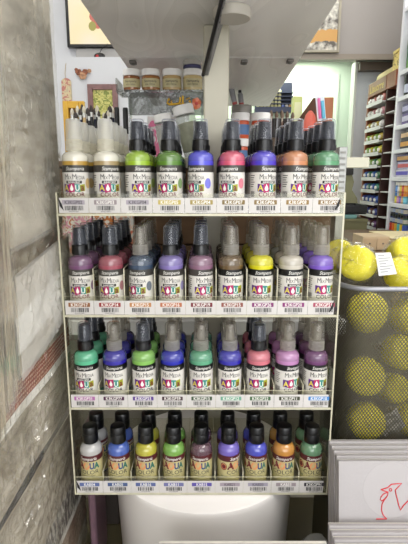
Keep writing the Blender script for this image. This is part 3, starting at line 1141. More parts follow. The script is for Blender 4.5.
p_type = letters_print()
p_brick = sheet_print('print_brown_patches', (168, 150, 130), (128, 92, 72), 22, (1, 1.2, 1))

# added board behind the sleeves, there to turn their gap dark
base = Vector((-0.2355, 0.44, TZ + 0.001))
t = thing('gap_dark_board', 'added dark board that darkens the gap between the plastic sleeves', 'board', base)
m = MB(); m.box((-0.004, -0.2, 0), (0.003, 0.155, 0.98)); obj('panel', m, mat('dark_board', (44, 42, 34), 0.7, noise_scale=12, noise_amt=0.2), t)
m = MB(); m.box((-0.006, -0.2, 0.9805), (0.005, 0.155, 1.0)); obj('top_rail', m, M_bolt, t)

# lower sleeve stands on the table
zlo = CZ - 0.337
sleeve('printed_sleeve', 'grey sleeve with rows of dark old type and brown patches, lowest at the left edge', SX - 0.004, 0.30, 0.70, TZ + 0.001, zlo - 0.009,
       [p_grey, p_type, p_brick, p_white], [(0, 0.16, 0), (0.16, 0.36, 2), (0.36, 0.40, 3), (0.40, 0.58, 1), (0.58, 1.0, 0)], F_clear, 0.003, 1.3, tilt=-0.0)
# middle sleeve: print ends in a white border and a dotted rust strip, plain flap below
zo = CZ - 0.2355
sleeve('printed_sleeve', 'crumpled grey sleeve with dotted rust red border strip, middle of the left stack', SX - 0.001, 0.30, 0.655, zlo, CZ - 0.040,
       [p_grey, p_rust, p_light, p_white], [(0, 0.265, 0), (0.265, 0.305, 3), (0.305, 0.405, 1), (0.405, 0.62, 0), (0.62, 0.82, 2), (0.82, 1, 0)], F_clear, 0.004, 4.7)
# glossy bag over it with a pale wedge
sleeve('printed_sleeve', 'clear glossy bag with white folded bottom over the rust bordered sleeve', SX + 0.016, 0.425, 0.62, CZ - 0.200, CZ - 0.095,
       [p_white, p_light], [(0, 0.22, 1), (0.22, 0.62, 0), (0.62, 1.0, 1)], F_gloss, 0.006, 8.1, tilt=0.12)
# upper sleeve
sleeve('printed_sleeve', 'tall pale grey grained sleeve with glossy streaks, upper left beside the rack', SX + 0.0065, 0.32, 0.632, CZ - 0.082, CZ + 0.42,
       [p_light, p_grey, p_coral], [(0, 0.10, 0), (0.10, 0.36, 1), (0.36, 0.56, 0), (0.56, 0.66, 1), (0.66, 0.80, 0), (0.80, 1, 1)], F_main, 0.005, 12.4, tilt=0.06)
sleeve('printed_sleeve', 'sleeve showing a sliver of coral print behind the tall grey one', SX - 0.013, 0.34, 0.648, CZ - 0.03, CZ + 0.40,
       [p_grey, p_coral], [(0, 0.55, 0), (0.55, 0.8, 1), (0.8, 1, 0)], F_soft, 0.002, 15.4)
cols = [(p_brown, 'brown'), (p_beige, 'beige'), (p_brown, 'dark brown'), (p_beige, 'sandy'), (p_light, 'cream')]
poss = ['nearest to the front', 'second from the front', 'third from the front', 'fourth from the front', 'next to the tall grey sleeve']
for k, (pm, cn) in enumerate(cols):
    ye = 0.372 + 0.023 * k
    sleeve('printed_sleeve', '%s upright sleeve edge at far left, %s' % (cn, poss[k]), SX + 0.042 - 0.0060 * k, 0.24, ye, CZ - 0.20, CZ + 0.42,
           [pm], [(0, 1, 0)], F_soft, 0.0016, 20.0 + k * 3, tilt=-0.03, shear=0.075, crumple=0.3)

# ------------------------------------------------------------------ canvases at the lower right
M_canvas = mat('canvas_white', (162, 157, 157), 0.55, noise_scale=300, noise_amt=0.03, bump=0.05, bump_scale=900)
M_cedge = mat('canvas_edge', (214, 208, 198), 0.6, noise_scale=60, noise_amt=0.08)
M_film2 = clear_mat('shrink_film', (252, 252, 252), 0.04, (235, 232, 232), 1.4, 0.2, 0.15, 20)


LEAN = math.radians(11.6)


def canvas(label, x0, x1, yf, th, z0, z1, group, lean=LEAN):
    """canvas whose top front edge lies at (yf, z1), leaning back"""
    h = (z1 - z0 - th * math.sin(lean)) / math.cos(lean)
    base = Vector(((x0 + x1) / 2, yf - h * math.sin(lean), z1 - h * math.cos(lean)))
    hw = (x1 - x0) / 2
    t = thing('blank_canvas', label, 'canvas', base, 0, group, (-lean, 0, 0))
    m = MB(); m.box((-hw + 0.001, th * 0.725, 0.001), (hw - 0.001, th, h - 0.001), 0, 0.0005)
    obj('stretcher_frame', m, M_cedge, t)
    m = MB(); m.box((-hw, 0, 0), (hw, th * 0.72, h), 0, 0.0016, seg=2)
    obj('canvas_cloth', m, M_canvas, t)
    return t, base


names = ['front one with red rooster drawing', 'second from the front', 'third from the front', 'fourth from the front', 'rearmost beside the bin']
ztop = CZ - 0.340
front = None
for k in range(5):
    y = 0.500 + k * 0.0112
    px = (338, 335.6, 332.5, 330, 327.5)[k]
    x0 = P(px, 470, y).x
    t, b = canvas('upright white canvas in the taller stack, %s' % names[k], x0, x0 + 0.30, y, 0.0098, TZ + 0.001, ztop - 0.001 * k * 0.3, 'white canvases in the taller stack')
    if k == 0:
        front = (t, b)
t, b = front
bpy.context.view_layer.update()
FM = t.matrix_world.inverted()
m = MB()


def on_face(px, py):
    """where the sight line through a pixel meets the canvas front, in the canvas's own frame"""
    o_ = FM @ Vector((0, 0, CZ))
    d_ = FM @ P(px, py, 0.5) - o_
    k_ = (-0.0004 - o_.y) / d_.y
    return o_ + d_ * k_


def cp(x, y):
    return on_face(300 + x / 3.78, 420 + y / 3.78)


rp = 0.0007
m.tube([cp(*p) for p in [(306, 263), (320, 259), (332, 255), (345, 243), (365, 241), (384, 240), (372, 252), (360, 265), (363, 282), (368, 300), (373, 322), (380, 340), (386, 331), (392, 322), (408, 306), (440, 292), (480, 300), (520, 270), (545, 230)]], rp, 0, 6)
m.tube([cp(*p) for p in [(306, 263), (318, 268), (333, 272), (332, 280), (328, 290), (318, 300), (308, 306), (303, 300), (306, 291), (315, 280), (333, 272)]], rp, 0, 6)
m.tube([cp(*p) for p in [(328, 290), (316, 306), (310, 318), (308, 340), (312, 354), (318, 364), (328, 374)]], rp, 0, 6)
m.tube([cp(*p) for p in [(288, 374), (328, 374)]], rp, 0, 6)
m.tube([cp(342 + 5 * math.cos(a), 264 + 5 * math.sin(a)) for a in [2 * PI * i / 12 for i in range(12)]], rp * 0.8, 0, 6, closed=True)
o = obj('rooster_drawing', m, mat('red_line', (190, 40, 48), 0.5), t)
o['label'] = 'red line drawing of a rooster'
m = MB()
c = on_face(391, 490)
m.quad([Vector((c.x + 0.034 * math.cos(a), -0.0002, c.z + 0.034 * math.sin(a))) for a in [2 * PI * i / 48 for i in range(48)]], 0)
obj('round_label', m, mat('label_ring_white', (168, 163, 163), 0.3), t)
names2 = ['frontmost', 'second from the front', 'third from the front', 'rearmost']
for k in range(4):
    y = 0.4375 + k * 0.0107
    px = (337, 334.5, 331.5, 328.5)[k]
    x0 = P(px, 535, y).x
    canvas('white canvas in the lower stack before the rooster canvas, %s' % names2[k], x0, x0 + 0.30, y, 0.0096, TZ + 0.001, CZ - 0.4055, 'white canvases in the lower stack')
zfr = P(200, 540.5, 0.44).z
canvas('white canvas standing in front of the round pedestal, only its top edge in view', P(158, 541, 0.44).x, P(327, 541, 0.44).x, 0.425, 0.016, TZ + 0.001, zfr, None, 0.0)

# ------------------------------------------------------------------ wire mesh bin with sponge daubers
BX0, BX1, BY0, BY1, BCR = 0.179, 0.372, 0.5575, 0.705, 0.036
BC = Vector(((BX0 + BX1) / 2, (BY0 + BY1) / 2, 0))
ZRIM = CZ - 0.134
BH = 0.30


def rrect(ins, n=10):
    """rounded rectangle outline about the bin centre"""
    hx, hy, r = (BX1 - BX0) / 2 - ins, (BY1 - BY0) / 2 - ins, BCR - ins * 0.5
    pts = []
    for (cx, cy, a0) in ((hx - r, hy - r, 0), (-hx + r, hy - r, PI / 2), (-hx + r, -hy + r, PI), (hx - r, -hy + r, 1.5 * PI)):
        for i in range(n + 1):
            a = a0 + PI / 2 * i / n
            pts.append((cx + r * math.cos(a), cy + r * math.sin(a)))
    return pts


t = thing('carton', 'dark olive carton under the mesh bin', 'box', (BC.x, BC.y, TZ))
bz = ZRIM - BH - 0.002
M_cart = mat('carton_olive', (86, 80, 56), 0.7, noise_scale=10, noise_amt=0.1)
m = MB(); m.box((-0.085, -0.06, 0.001), (0.085, 0.065, bz - TZ - 0.001), 0, 0.002); obj('box_body', m, M_cart, t)
m = MB(); m.box((-0.085, -0.005, bz - TZ - 0.0009), (0.085, 0.005, bz - TZ - 0.0004)); obj('tape', m, mat('packing_tape', (110, 100, 72), 0.3), t)


def mesh_metal():
    m = bpy.data.materials.new('expanded_metal')
    m.use_nodes = True
    nt = m.node_tree
    b = nt.nodes['Principled BSDF']
    out = nt.nodes['Material Output']
    b.inputs['Base Color'].default_value = lin((92, 88, 74))
    b.inputs['Metallic'].default_value = 0.6
    b.inputs['Roughness'].default_value = 0.4
    tc = nt.nodes.new('ShaderNodeTexCoord')
    sp = nt.nodes.new('ShaderNodeSeparateXYZ')
    nt.links.new(tc.outputs['UV'], sp.inputs[0])

    def M_(op, a, bb=None):
        n = nt.nodes.new('ShaderNodeMath'); n.operation = op
        for i, v in enumerate((a, bb)):
            if v is None: continue
            if isinstance(v, (int, float)): n.inputs[i].default_value = v
            else: nt.links.new(v, n.inputs[i])
        return n.outputs[0]
    u = M_('MULTIPLY', sp.outputs[0], PI / 0.0046)
    v = M_('MULTIPLY', sp.outputs[1], PI / 0.0062)
    s1 = M_('ABSOLUTE', M_('SINE', M_('ADD', u, v)))
    s2 = M_('ABSOLUTE', M_('SINE', M_('SUBTRACT', u, v)))
    mn = M_('MINIMUM', s1, s2)
    hole = M_('GREATER_THAN', mn, 0.54)
    tr = nt.nodes.new('ShaderNodeBsdfTransparent')
    mx = nt.nodes.new('ShaderNodeMixShader')
    nt.links.new(hole, mx.inputs[0])
    nt.links.new(b.outputs[0], mx.inputs[1])
    nt.links.new(tr.outputs[0], mx.inputs[2])
    nt.links.new(mx.outputs[0], out.inputs['Surface'])
    return m


binr = thing('wire_mesh_bin', 'round metal mesh bin full of yellow sponge daubers beside the rack', 'bin', (BC.x, BC.y, bz + 0.001))
m = MB()
uvl = m.bm.loops.layers.uv.new('UVMap')
lo_, hi_ = rrect(0.009), rrect(0.001)
nb = len(lo_)
va = [m.bm.verts.new((x, y, 0.0035)) for x, y in lo_]
vb = [m.bm.verts.new((x, y, BH - 0.004)) for x, y in hi_]
per = 0.0
for i in range(nb):
    j = (i + 1) % nb
    L = math.hypot(hi_[j][0] - hi_[i][0], hi_[j][1] - hi_[i][1])
    f = m.bm.faces.new((va[i], va[j], vb[j], vb[i])); f.smooth = True
    for lp, uv in zip(f.loops, ((per, 0), (per + L, 0), (per + L, BH), (per, BH))):
        lp[uvl].uv = uv
    per += L
obj('mesh_wall', m, mesh_metal(), binr)
m = MB()
m.quad([(x, y, 0.003) for x, y in rrect(0.0095)]); m.quad([(x, y, 0.0) for x, y in reversed(rrect(0.0095))])
obj('base', m, mat('bin_steel', (120, 120, 122), 0.35, metal=0.6, noise_scale=30, noise_amt=0.1), binr)
m = MB()
m.tube([(x, y, BH - 0.002) for x, y in rrect(0.0)], 0.0034, 0, 10, closed=True)
obj('rim', m, mat('rim_steel', (142, 142, 148), 0.32, metal=0.5, noise_scale=30, noise_amt=0.1), binr)

M_foam = mat('yellow_foam', (236, 222, 24), 0.8, noise_scale=220, noise_amt=0.16, bump=0.25, bump_scale=500)
M_dowel = mat('wood_dowel', (208, 186, 146), 0.5, noise_scale=30, noise_amt=0.15, stretch=(1, 1, 0.2))
M_cello = clear_mat('cellophane', (250, 250, 246), 0.05, (235, 235, 225), 1.35, 0.1, 0.6, 60)
M_tag = mat('tag_paper', (222, 222, 220), 0.6, noise_scale=40, noise_amt=0.04)


def dauber(label, c, axis, r=0.025, bag=True, paper=False):
    """yellow foam disc head on a wooden stick in a clear bag; axis points out of the foam face"""
    t = thing('sponge_dauber', label, 'sponge brush', c, 0, 'yellow sponge daubers in the mesh bin')
    q = Vector(axis).normalized().to_track_quat('Z', 'Y').to_matrix()
    m = MB()
    prof = [(0.001, -0.016)]
    for i in range(9):
        a = -PI / 2 + PI / 2 * i / 8
        prof.append((r * 0.86 + r * 0.14 * math.cos(a), -0.006 + 0.010 * math.sin(a)))
    for i in range(1, 9):
        a = PI / 2 * i / 8
        prof.append((r * 0.62 + r * 0.38 * math.cos(a), 0.006 + 0.010 * math.sin(a)))
    prof.append((0.001, 0.0172))
    m.lathe(prof, 28, 0, M=q.to_4x4())
    obj('foam_head', m, M_foam, t, sharp=0)
    m = MB()
    m.lathe([(0.0030, -0.062), (0.0042, -0.060), (0.0046, -0.034), (0.0040, -0.0165)], 14, 0, M=q.to_4x4())
    obj('handle', m, M_dowel, t)
    if bag:
        m = MB()
        prof = [(0.006, -0.064), (0.011, -0.05), (0.017, -0.034), (r + 0.002, -0.018), (r + 0.004, 0.0), (r + 0.002, 0.012), (r * 0.8, 0.0185), (0.006, 0.0205), (0.001, 0.0205)]
        m.lathe(prof, 28, 0, M=q.to_4x4())
        rn = random.Random(int(c[2] * 1e4))
        for v in m.bm.verts:
            v.co += Vector((rn.uniform(-1, 1), rn.uniform(-1, 1), rn.uniform(-1, 1))) * 0.0016
        obj('clear_bag', m, M_cello, t, sharp=0)
    if paper:
        m = MB()
        a, bb, cc, dd = [P(px, py, c[1] - 0.028) - Vector(c) for px, py in ((375.5, 253), (390.5, 252.5), (397, 274), (379, 276))]
        up = Vector((0, -0.001, 0))
        m.quad([a, bb, cc, dd], 0)
        m.quad([dd - up, cc - up, bb - up, a - up], 0)
        for k in range(7):
            f0_, f1_ = 0.1 + k * 0.12, 0.14 + k * 0.12
            l0, l1 = a.lerp(dd, f0_), a.lerp(dd, f1_)
            r0, r1 = bb.lerp(cc, f0_), bb.lerp(cc, f1_)
            e = 0.55 + 0.35 * ((k * 5) % 3) / 2
            m.quad([l0.lerp(r0, 0.12) + up * .3, l0.lerp(r0, e) + up * .3, l1.lerp(r1, e) + up * .3, l1.lerp(r1, 0.12) + up * .3], 1)
        o = obj('paper_tag', m, [M_tag, mat('tag_print_grey', (150, 150, 150), 0.6)], t, sharp=0)
        o['label'] = 'white printed paper tag'
    return t


DB = [
    ('yellow sponge dauber with white paper tag lying on top of the bin', (357, 263, 0.600), (-0.62, -0.72, 0.30), 0.0235, True),
    ('yellow sponge dauber behind the tagged one, nearest the rack', (339, 256, 0.680), (-0.5, -0.6, 0.55), 0.024, False),
    ('yellow sponge dauber at back of bin top, partly cut by photo edge', (405, 254, 0.675), (0.2, -0.8, 0.55), 0.025, False),
    ('yellow sponge dauber lying flat behind the bin rim at right', (405, 274, 0.610), (0.1, -0.35, 0.9), 0.026, False),
    ('yellow sponge dauber just under the bin rim, tilted upward', (367, 312, 0.600), (-0.2, -0.75, 0.6), 0.027, False),
    ('yellow sponge dauber under the rim at the photo edge', (408, 316, 0.620), (0.3, -0.8, 0.3), 0.025, False),
    ('yellow sponge dauber at mid height, near right photo edge', (401, 352, 0.598), (0.2, -0.9, 0.2), 0.024, False),
    ('round yellow sponge dauber facing out at mid height, nearest the rack', (365, 376, 0.597), (-0.15, -0.95, 0.25), 0.0265, False),
    ('yellow sponge dauber tucked low, between two round ones', (393, 388, 0.634), (0.2, -0.9, 0.3), 0.022, False),
    ('lowest round yellow sponge dauber, beside the grey tag', (366, 421, 0.593), (-0.1, -0.95, 0.2), 0.0255, False),
    ('yellow sponge dauber low in the bin at the photo edge', (410, 420, 0.632), (0.1, -0.95, 0.2), 0.024, False),
]
for lb, (px, py, d), ax, r, pp in DB:
    dauber(lb, P(px, py, d), ax, r, True, pp)
# crumpled paper tag inside the bin
q = P(391, 423, 0.592)
m = MB()
R = Matrix.Rotation(math.radians(-30), 3, 'Y')
for i in range(5):
    for j in range(5):
        pass
g = [[m.bm.verts.new(R @ Vector(((i - 3) * 0.0055, 0.002 * math.sin(i * 1.3 + j), (j - 3) * 0.0055))) for i in range(7)] for j in range(7)]
for j in range(6):
    for i in range(6):
        m.bm.faces.new((g[j][i], g[j][i + 1], g[j + 1][i + 1], g[j + 1][i])).material_index = 1 if (j % 2 == 0 and 0 < i < 5) else 0
tag(obj('paper_tag', m, [mat('tag_grey', (170, 166, 158), 0.6, noise_scale=30, noise_amt=0.1), mat('tag_ink', (110, 108, 104), 0.6)], None, q), 'crumpled grey printed tag inside the bin near the lowest dauber', 'paper tag')

# ------------------------------------------------------------------ low things by the pedestal
m = MB()
a = P(88, 500, 0.62)
base = Vector((a.x + 0.012, 0.635, TZ + 0.001))
t = thing('wrapped_packet', 'mauve pink plastic wrapped packet standing between sleeves and pedestal', 'packet', base)
m = MB(); m.box((-0.011, -0.02, 0), (0.000, 0.05, 0.25), 0, 0.003); obj('packet_body', m, mat('mauve_wrap', (122, 94, 106), 0.3, noise_scale=30, noise_amt=0.2), t)
m = MB(); m.box((-0.0115, -0.0215, 0.235), (0.0005, 0.0515, 0.258), 0, 0.001); obj('packet_fold', m, mat('mauve_fold', (140, 112, 122), 0.3), t)
base = Vector((P(108, 520, 0.70).x - 0.006, 0.74, TZ + 0.001))
t = thing('brown_box', 'dark brown box behind the mauve packet, left of the pedestal', 'box', base)  # separate pack, dark in its own colour
m = MB(); m.box((-0.03, -0.02, 0), (0.022, 0.03, 0.12), 0, 0.002); obj('box_body', m, mat('dark_box', (60, 52, 46), 0.6, noise_scale=20, noise_amt=0.2), t)
m = MB(); m.box((-0.031, -0.021, 0.1205), (0.023, 0.031, 0.135), 0, 0.002); obj('lid', m, mat('dark_lid', (70, 60, 54), 0.6), t)
# crumpled clear bag on the table
c = P(322, 537, 0.60)
m = MB()
m.sphere((0, 0, 0), 1.0, 0, (0.026, 0.02, 0.042), None, 26, 18)
for v in m.bm.verts:
    n = noise.noise_vector(v.co * 70 + Vector((3, 1, 7)))
    v.co += n * 0.009
tag(obj('clear_bag', m, clear_mat('crumpled_bag', (240, 240, 238), 0.42, (225, 225, 220), 1.45, 0.15, 0.4, 60), None, (c.x - 0.008, 0.60, TZ + 0.044), sharp=0), 'crumpled clear plastic bag on the table between pedestal and canvases', 'plastic bag')

# ------------------------------------------------------------------ counter and crate behind the rack
CT = CZ - 0.255
base = Vector((0, 1.15, 0))
t = thing('back_counter', 'white counter behind the rack', 'counter', base)
m = MB(); m.box((-0.9, 0.80, CT - 0.03), (0.262, 1.40, CT), 0, 0.003); obj('countertop', loc_mb(m, base), mat('counter_white', (225, 224, 220), 0.35, noise_scale=4, noise_amt=0.03), t)
m = MB(); m.box((-0.88, 0.83, 0.0), (0.25, 1.38, CT - 0.031)); obj('cabinet_body', loc_mb(m, base), mat('counter_body', (122, 117, 104), 0.5, noise_scale=4, noise_amt=0.04), t)
KT = CZ + 0.03
base = Vector((-0.1, 1.12, CT))
t = thing('wooden_crate', 'brown wooden crate on the counter behind the rack', 'crate', base)
M_crate = mat('crate_wood', (106, 78, 50), 0.6, noise_scale=8, noise_amt=0.3, stretch=(0.6, 6, 6))
for k in range(4):
    m = MB(); za = CT + 0.001 + k * 0.0685
    m.box((-0.45, 0.822, za), (0.25, 0.834, za + 0.0645), 0, 0.0015); obj('slat', loc_mb(m, base), M_crate, t)
m = MB(); m.box((-0.448, 0.836, CT + 0.001), (0.248, 1.30, KT - 0.012)); obj('crate_body', loc_mb(m, base), mat('crate_dark', (84, 64, 44), 0.7, noise_scale=8, noise_amt=0.2), t)
m = MB(); m.box((-0.452, 0.819, KT - 0.0105), (0.262, 1.31, KT), 0, 0.001); obj('lid', loc_mb(m, base), M_crate, t)


def floral(name, c1, c2, c3, sc_):
    m = bpy.data.materials.new(name)
    m.use_nodes = True
    nt = m.node_tree
    b = nt.nodes['Principled BSDF']
    tc = nt.nodes.new('ShaderNodeTexCoord')
    v = nt.nodes.new('ShaderNodeTexNoise'); v.inputs['Scale'].default_value = sc_; v.inputs['Detail'].default_value = 2; v.inputs['Distortion'].default_value = 1.5
    nt.links.new(tc.outputs['Object'], v.inputs['Vector'])
    r = nt.nodes.new('ShaderNodeValToRGB')
    r.color_ramp.interpolation = 'CONSTANT'
    r.color_ramp.elements[0].color = lin(c1)
    r.color_ramp.elements[1].color = lin(c2); r.color_ramp.elements[1].position = 0.46
    e = r.color_ramp.elements.new(0.56); e.color = lin(c3)
    nt.links.new(v.outputs['Fac'], r.inputs[0]); nt.links.new(r.outputs[0], b.inputs['Base Color'])
    b.inputs['Roughness'].default_value = 0.4
    return m


for k, (pa_, pb_, cc, lb) in enumerate([(58, 92, ((230, 150, 175), (244, 238, 230), (206, 120, 70)), 'pink and white floral paper pack standing behind second shelf, leftmost'),
                                   (93, 113, ((214, 130, 60), (246, 238, 226), (190, 90, 60)), 'orange floral paper pack standing behind the second shelf'),
                                   (114, 134, ((240, 236, 226), (240, 200, 170), (220, 120, 90)), 'cream and peach floral paper pack behind the second shelf')]):
    a, b_ = P(pa_, 215, 0.806), P(pb_, 214, 0.806)
    zt = P(pa_, 205, 0.806).z
    base = Vector(((a.x + b_.x) / 2, 0.811, CT + 0.001))
    t = thing('paper_pack', lb, 'paper pack', base, 0, 'floral paper packs')
    m = MB(); m.box((a.x, 0.805, CT + 0.001), (b_.x - 0.001, 0.817, zt - 0.0), 0, 0.001); obj('sheets', loc_mb(m, base), floral('floral_print_%d' % k, *cc, 60), t)
    m = MB(); m.box((a.x - 0.0001, 0.8035, CT + 0.002), (b_.x - 0.0012, 0.8045, CT + 0.03)); obj('band', loc_mb(m, base), M_white, t)

# ------------------------------------------------------------------ clear riser with jars of glitter paint
d0 = 0.864
rl, rr_ = P(117.5, 90, d0), P(204, 90, d0)
ztp = P(150, 89.5, d0).z
zbt = P(150, 115, d0).z
base = Vector(((rl.x + rr_.x) / 2, d0, KT))
t = thing('acrylic_riser', 'clear acrylic riser with gold script and flower on its front, holding jars', 'riser', base)
M_ac2 = clear_mat('riser_acrylic', (226, 228, 226), 0.18, (170, 172, 170), 1.5, 0.08, 0.2, 25)
m = MB(); m.box((rl.x, d0, ztp - 0.004), (rr_.x, d0 + 0.06, ztp)); obj('top_plate', loc_mb(m, base), M_ac2, t)
m = MB(); m.box((rl.x + 0.02, d0 + 0.001, zbt), (rr_.x, d0 + 0.005, ztp - 0.0045)); obj('front_panel', loc_mb(m, base), clear_mat('riser_front', (190, 192, 190), 0.22, (112, 112, 108), 1.5, 0.1, 0.3, 30), t)
m = MB(); m.box((rl.x - 0.003, d0, ztp - 0.004), (rl.x - 0.0005, d0 + 0.06, P(118, 78, d0).z)); obj('end_lip', loc_mb(m, base), M_ac2, t)
for xx in (rl.x + 0.012, rr_.x - 0.006):
    m = MB(); m.box((xx, d0 + 0.04, KT + 0.001), (xx + 0.004, d0 + 0.058, ztp - 0.0045)); obj('leg', loc_mb(m, base), M_ac2, t)
m = MB()


def gp(x, y):
    return P(150 + x / 6.8, 80 + y / 6.8, d0 - 0.0006)


for st in ([(132, 126), (122, 140), (118, 156), (130, 166), (155, 166), (180, 163), (196, 160), (203, 148), (206, 118)],
           [(203, 160), (214, 166), (222, 158), (224, 108)], [(222, 150), (232, 172), (246, 176), (258, 172), (274, 168), (274, 152), (266, 140)],
           [(248, 128), (252, 132)], [(262, 122), (266, 127)], [(148, 140), (140, 150), (150, 158)]):
    m.tube([gp(*p) for p in st], 0.0017, 0, 6)
obj('gold_script', loc_mb(m, base), mat('gold_vinyl', (226, 176, 44), 0.35, noise_scale=60, noise_amt=0.15), t)
m = MB()
c = gp(316, 160)
for k in range(6):
    a = k * PI / 3 + 0.3
    m.sphere(c + Vector((0.0042 * math.cos(a), 0, 0.0054 * math.sin(a))), 0.0044, k % 2, (1, 0.15, 1.15), None, 12, 8)
m.sphere(c + Vector((0, -0.0005, 0)), 0.0032, 2, (1, 0.25, 1), None, 12, 8)
obj('flower', loc_mb(m, base), [mat('flower_orange', (236, 116, 66), 0.5, noise_scale=90, noise_amt=0.2), mat('flower_coral', (240, 150, 120), 0.5), mat('flower_red', (206, 66, 60), 0.5)], t)


def jar(name, label, c, r, h, paint, labelc, lidc, group=None, rot=None, lf=0.30, cat='jar', text=None):
    t = thing(name, label, cat, c, 0, group, rot)
    m = MB(); m.lathe([(r * 0.9, 0), (r * 0.96, 0.003), (r * 0.96, h * (0.93 - lf)), (r * 0.9, h * (0.985 - lf)), (r * 0.86, h * (0.99 - lf))], 28); obj('jar_body', m, paint, t)
    m = MB(); m.lathe([(r * 0.96 + 0.0003, h * 0.14), (r * 0.96 + 0.0003, h * (0.84 - lf))], 28, capb=False, capt=False)
    mats = [labelc]
    if text:
        T = cyl(r * 0.96 + 0.0006)
        m.text(text[0], r * 0.34, lambda u, v: T(u, h * 0.36 + v), 1, 'CENTER', 0.2, 0.01)
        m.text(text[1], r * 0.22, lambda u, v: T(u, h * 0.22 + v), 1, 'CENTER')
        mats.append(M_ltext)
    obj('label', m, mats, t, sharp=0)
    m = MB(); m.lathe([(r * 0.97, h * (0.995 - lf)), (r * 1.0, h * (1.0 - lf)), (r * 1.0, h - 0.002), (r * 0.94, h)], 28); obj('lid', m, lidc, t)
    return t


M_lid = mat('jar_lid_white', (236, 234, 230), 0.4, noise_scale=20, noise_amt=0.03)
M_lidb = mat('jar_lid_blue', (48, 46, 82), 0.4, noise_scale=20, noise_amt=0.1)
M_jl = mat('jar_label_cream', (196, 184, 140), 0.5, noise_scale=60, noise_amt=0.12)
jp = [('copper brown', (140, 84, 40)), ('bronze', (158, 106, 56)), ('pale gold', (190, 160, 108)), ('light gold', (206, 184, 130))]
jx = [(121, 139.5), (139.8, 160), (161, 181.5), (182, 203)]
for k, (cn, col) in enumerate(jp):
    a, b_ = P(jx[k][0], 80, d0 + 0.005), P(jx[k][1], 80, d0 + 0.005)
    r = (b_.x - a.x) / 2 - 0.0006
    top = P(150, 67.5, d0 + 0.0).z
    jar('paint_jar', '%s paint jar with white lid on the clear riser%s' % (cn, ', under the blue lidded jar' if k == 3 else ''), ((a.x + b_.x) / 2, d0 + 0.022, ztp + 0.0005), r, top - ztp, mat('jar_paint_%d' % k, col, 0.2, coat=0.5, noise_scale=50, noise_amt=0.1), M_jl, M_lid, 'white lidded jars on the clear riser', None, text=('Stamperia', 'MIX MEDIA'))
    if k == 3:
        zz = top + 0.001
        jar('paint_jar', 'small jar with dark blue body and grey lid stacked on the light gold jar', ((a.x + b_.x) / 2 - 0.001, d0 + 0.022, zz), r * 0.92, min(P(190, 57.5, d0).z, zboard - 0.002) - zz, M_lidb, mat('blue_jar_label', (52, 50, 92), 0.5), mat('jar_lid_grey', (168, 164, 156), 0.5), lf=0.55)

# tilted glass jars
M_gj = clear_mat('jar_glass', (232, 234, 230), 0.2, (190, 192, 186), 1.5, 0.06, 0.3, 40, edge=0.4)
c = P(190.5, 150, 0.842)
hj = P(188, 108, 0.842).z - KT
jar('glass_jar', 'glass jar with white lid leaning beside the post, above the periwinkle bottle', (c.x + 0.008, 0.841, KT + 0.006), 0.0185, hj, M_gj, mat('jar_label_sage', (150, 152, 130), 0.5, noise_scale=60, noise_amt=0.3), M_lid, None, (0, math.radians(-14), 0), cat='jar', lf=0.17)
c = P(168, 150, 0.842)
hj2 = P(170, 117, 0.842).z - KT
jar('glass_jar', 'shorter glass jar with white lid left of the leaning jar', (c.x + 0.004, 0.841, KT + 0.005), 0.0165, hj2, M_gj, mat('jar_label_grey', (176, 176, 168), 0.5, noise_scale=60, noise_amt=0.3), M_lid, None, (0, math.radians(-10), 0), cat='jar', lf=0.17)
# pinkish printed card behind
a, b_ = P(148, 117, 1.24), P(174, 140, 1.24)
base = Vector(((a.x + b_.x) / 2, 1.245, KT))
t = thing('printed_card', 'white card with pink flower print behind the glass jars', 'card', base)
m = MB(); m.box((a.x, 1.243, KT + 0.0005), (b_.x, 1.247, a.z)); obj('card_sheet', loc_mb(m, base), floral('pink_card', (226, 120, 160), (236, 224, 224), (238, 232, 230), 22), t)
m = MB(); m.box((a.x - 0.003, 1.2475, KT + 0.0005), (b_.x + 0.003, 1.251, a.z + 0.003)); obj('backing', loc_mb(m, base), M_white, t)

# ------------------------------------------------------------------ white lidded jars right of the post: two stacks
M_or = mat('jar_orange', (206, 88, 46), 0.3, coat=0.4, noise_scale=30, noise_amt=0.1)
M_bl = mat('jar_label_blue', (86, 122, 168), 0.5, noise_scale=60, noise_amt=0.15)
M_wl = mat('jar_label_white', (226, 222, 214), 0.5, noise_scale=60, noise_amt=0.1)
zt = P(240, 112, 1.0).z
for k, (pa_, pb_, lm, cn) in enumerate([(231.5, 250.5, M_bl, 'blue'), (251.8, 271.5, M_wl, 'white')]):
    a, b_ = P(pa_, 125, 1.0), P(pb_, 125, 1.0)
    r = (b_.x - a.x) / 2
    hh = (zt - KT) / 2
    for s in range(2):
        jar('paint_jar', '%s labelled orange paint jar, %s of the stack %s the post' % (cn, ('bottom', 'top')[s], ('beside', 'one away from')[k]), ((a.x + b_.x) / 2, 1.02, KT + 0.0005 + s * hh), r, hh - 0.0006, M_or, lm, M_lid, 'orange jars stacked right of the post')
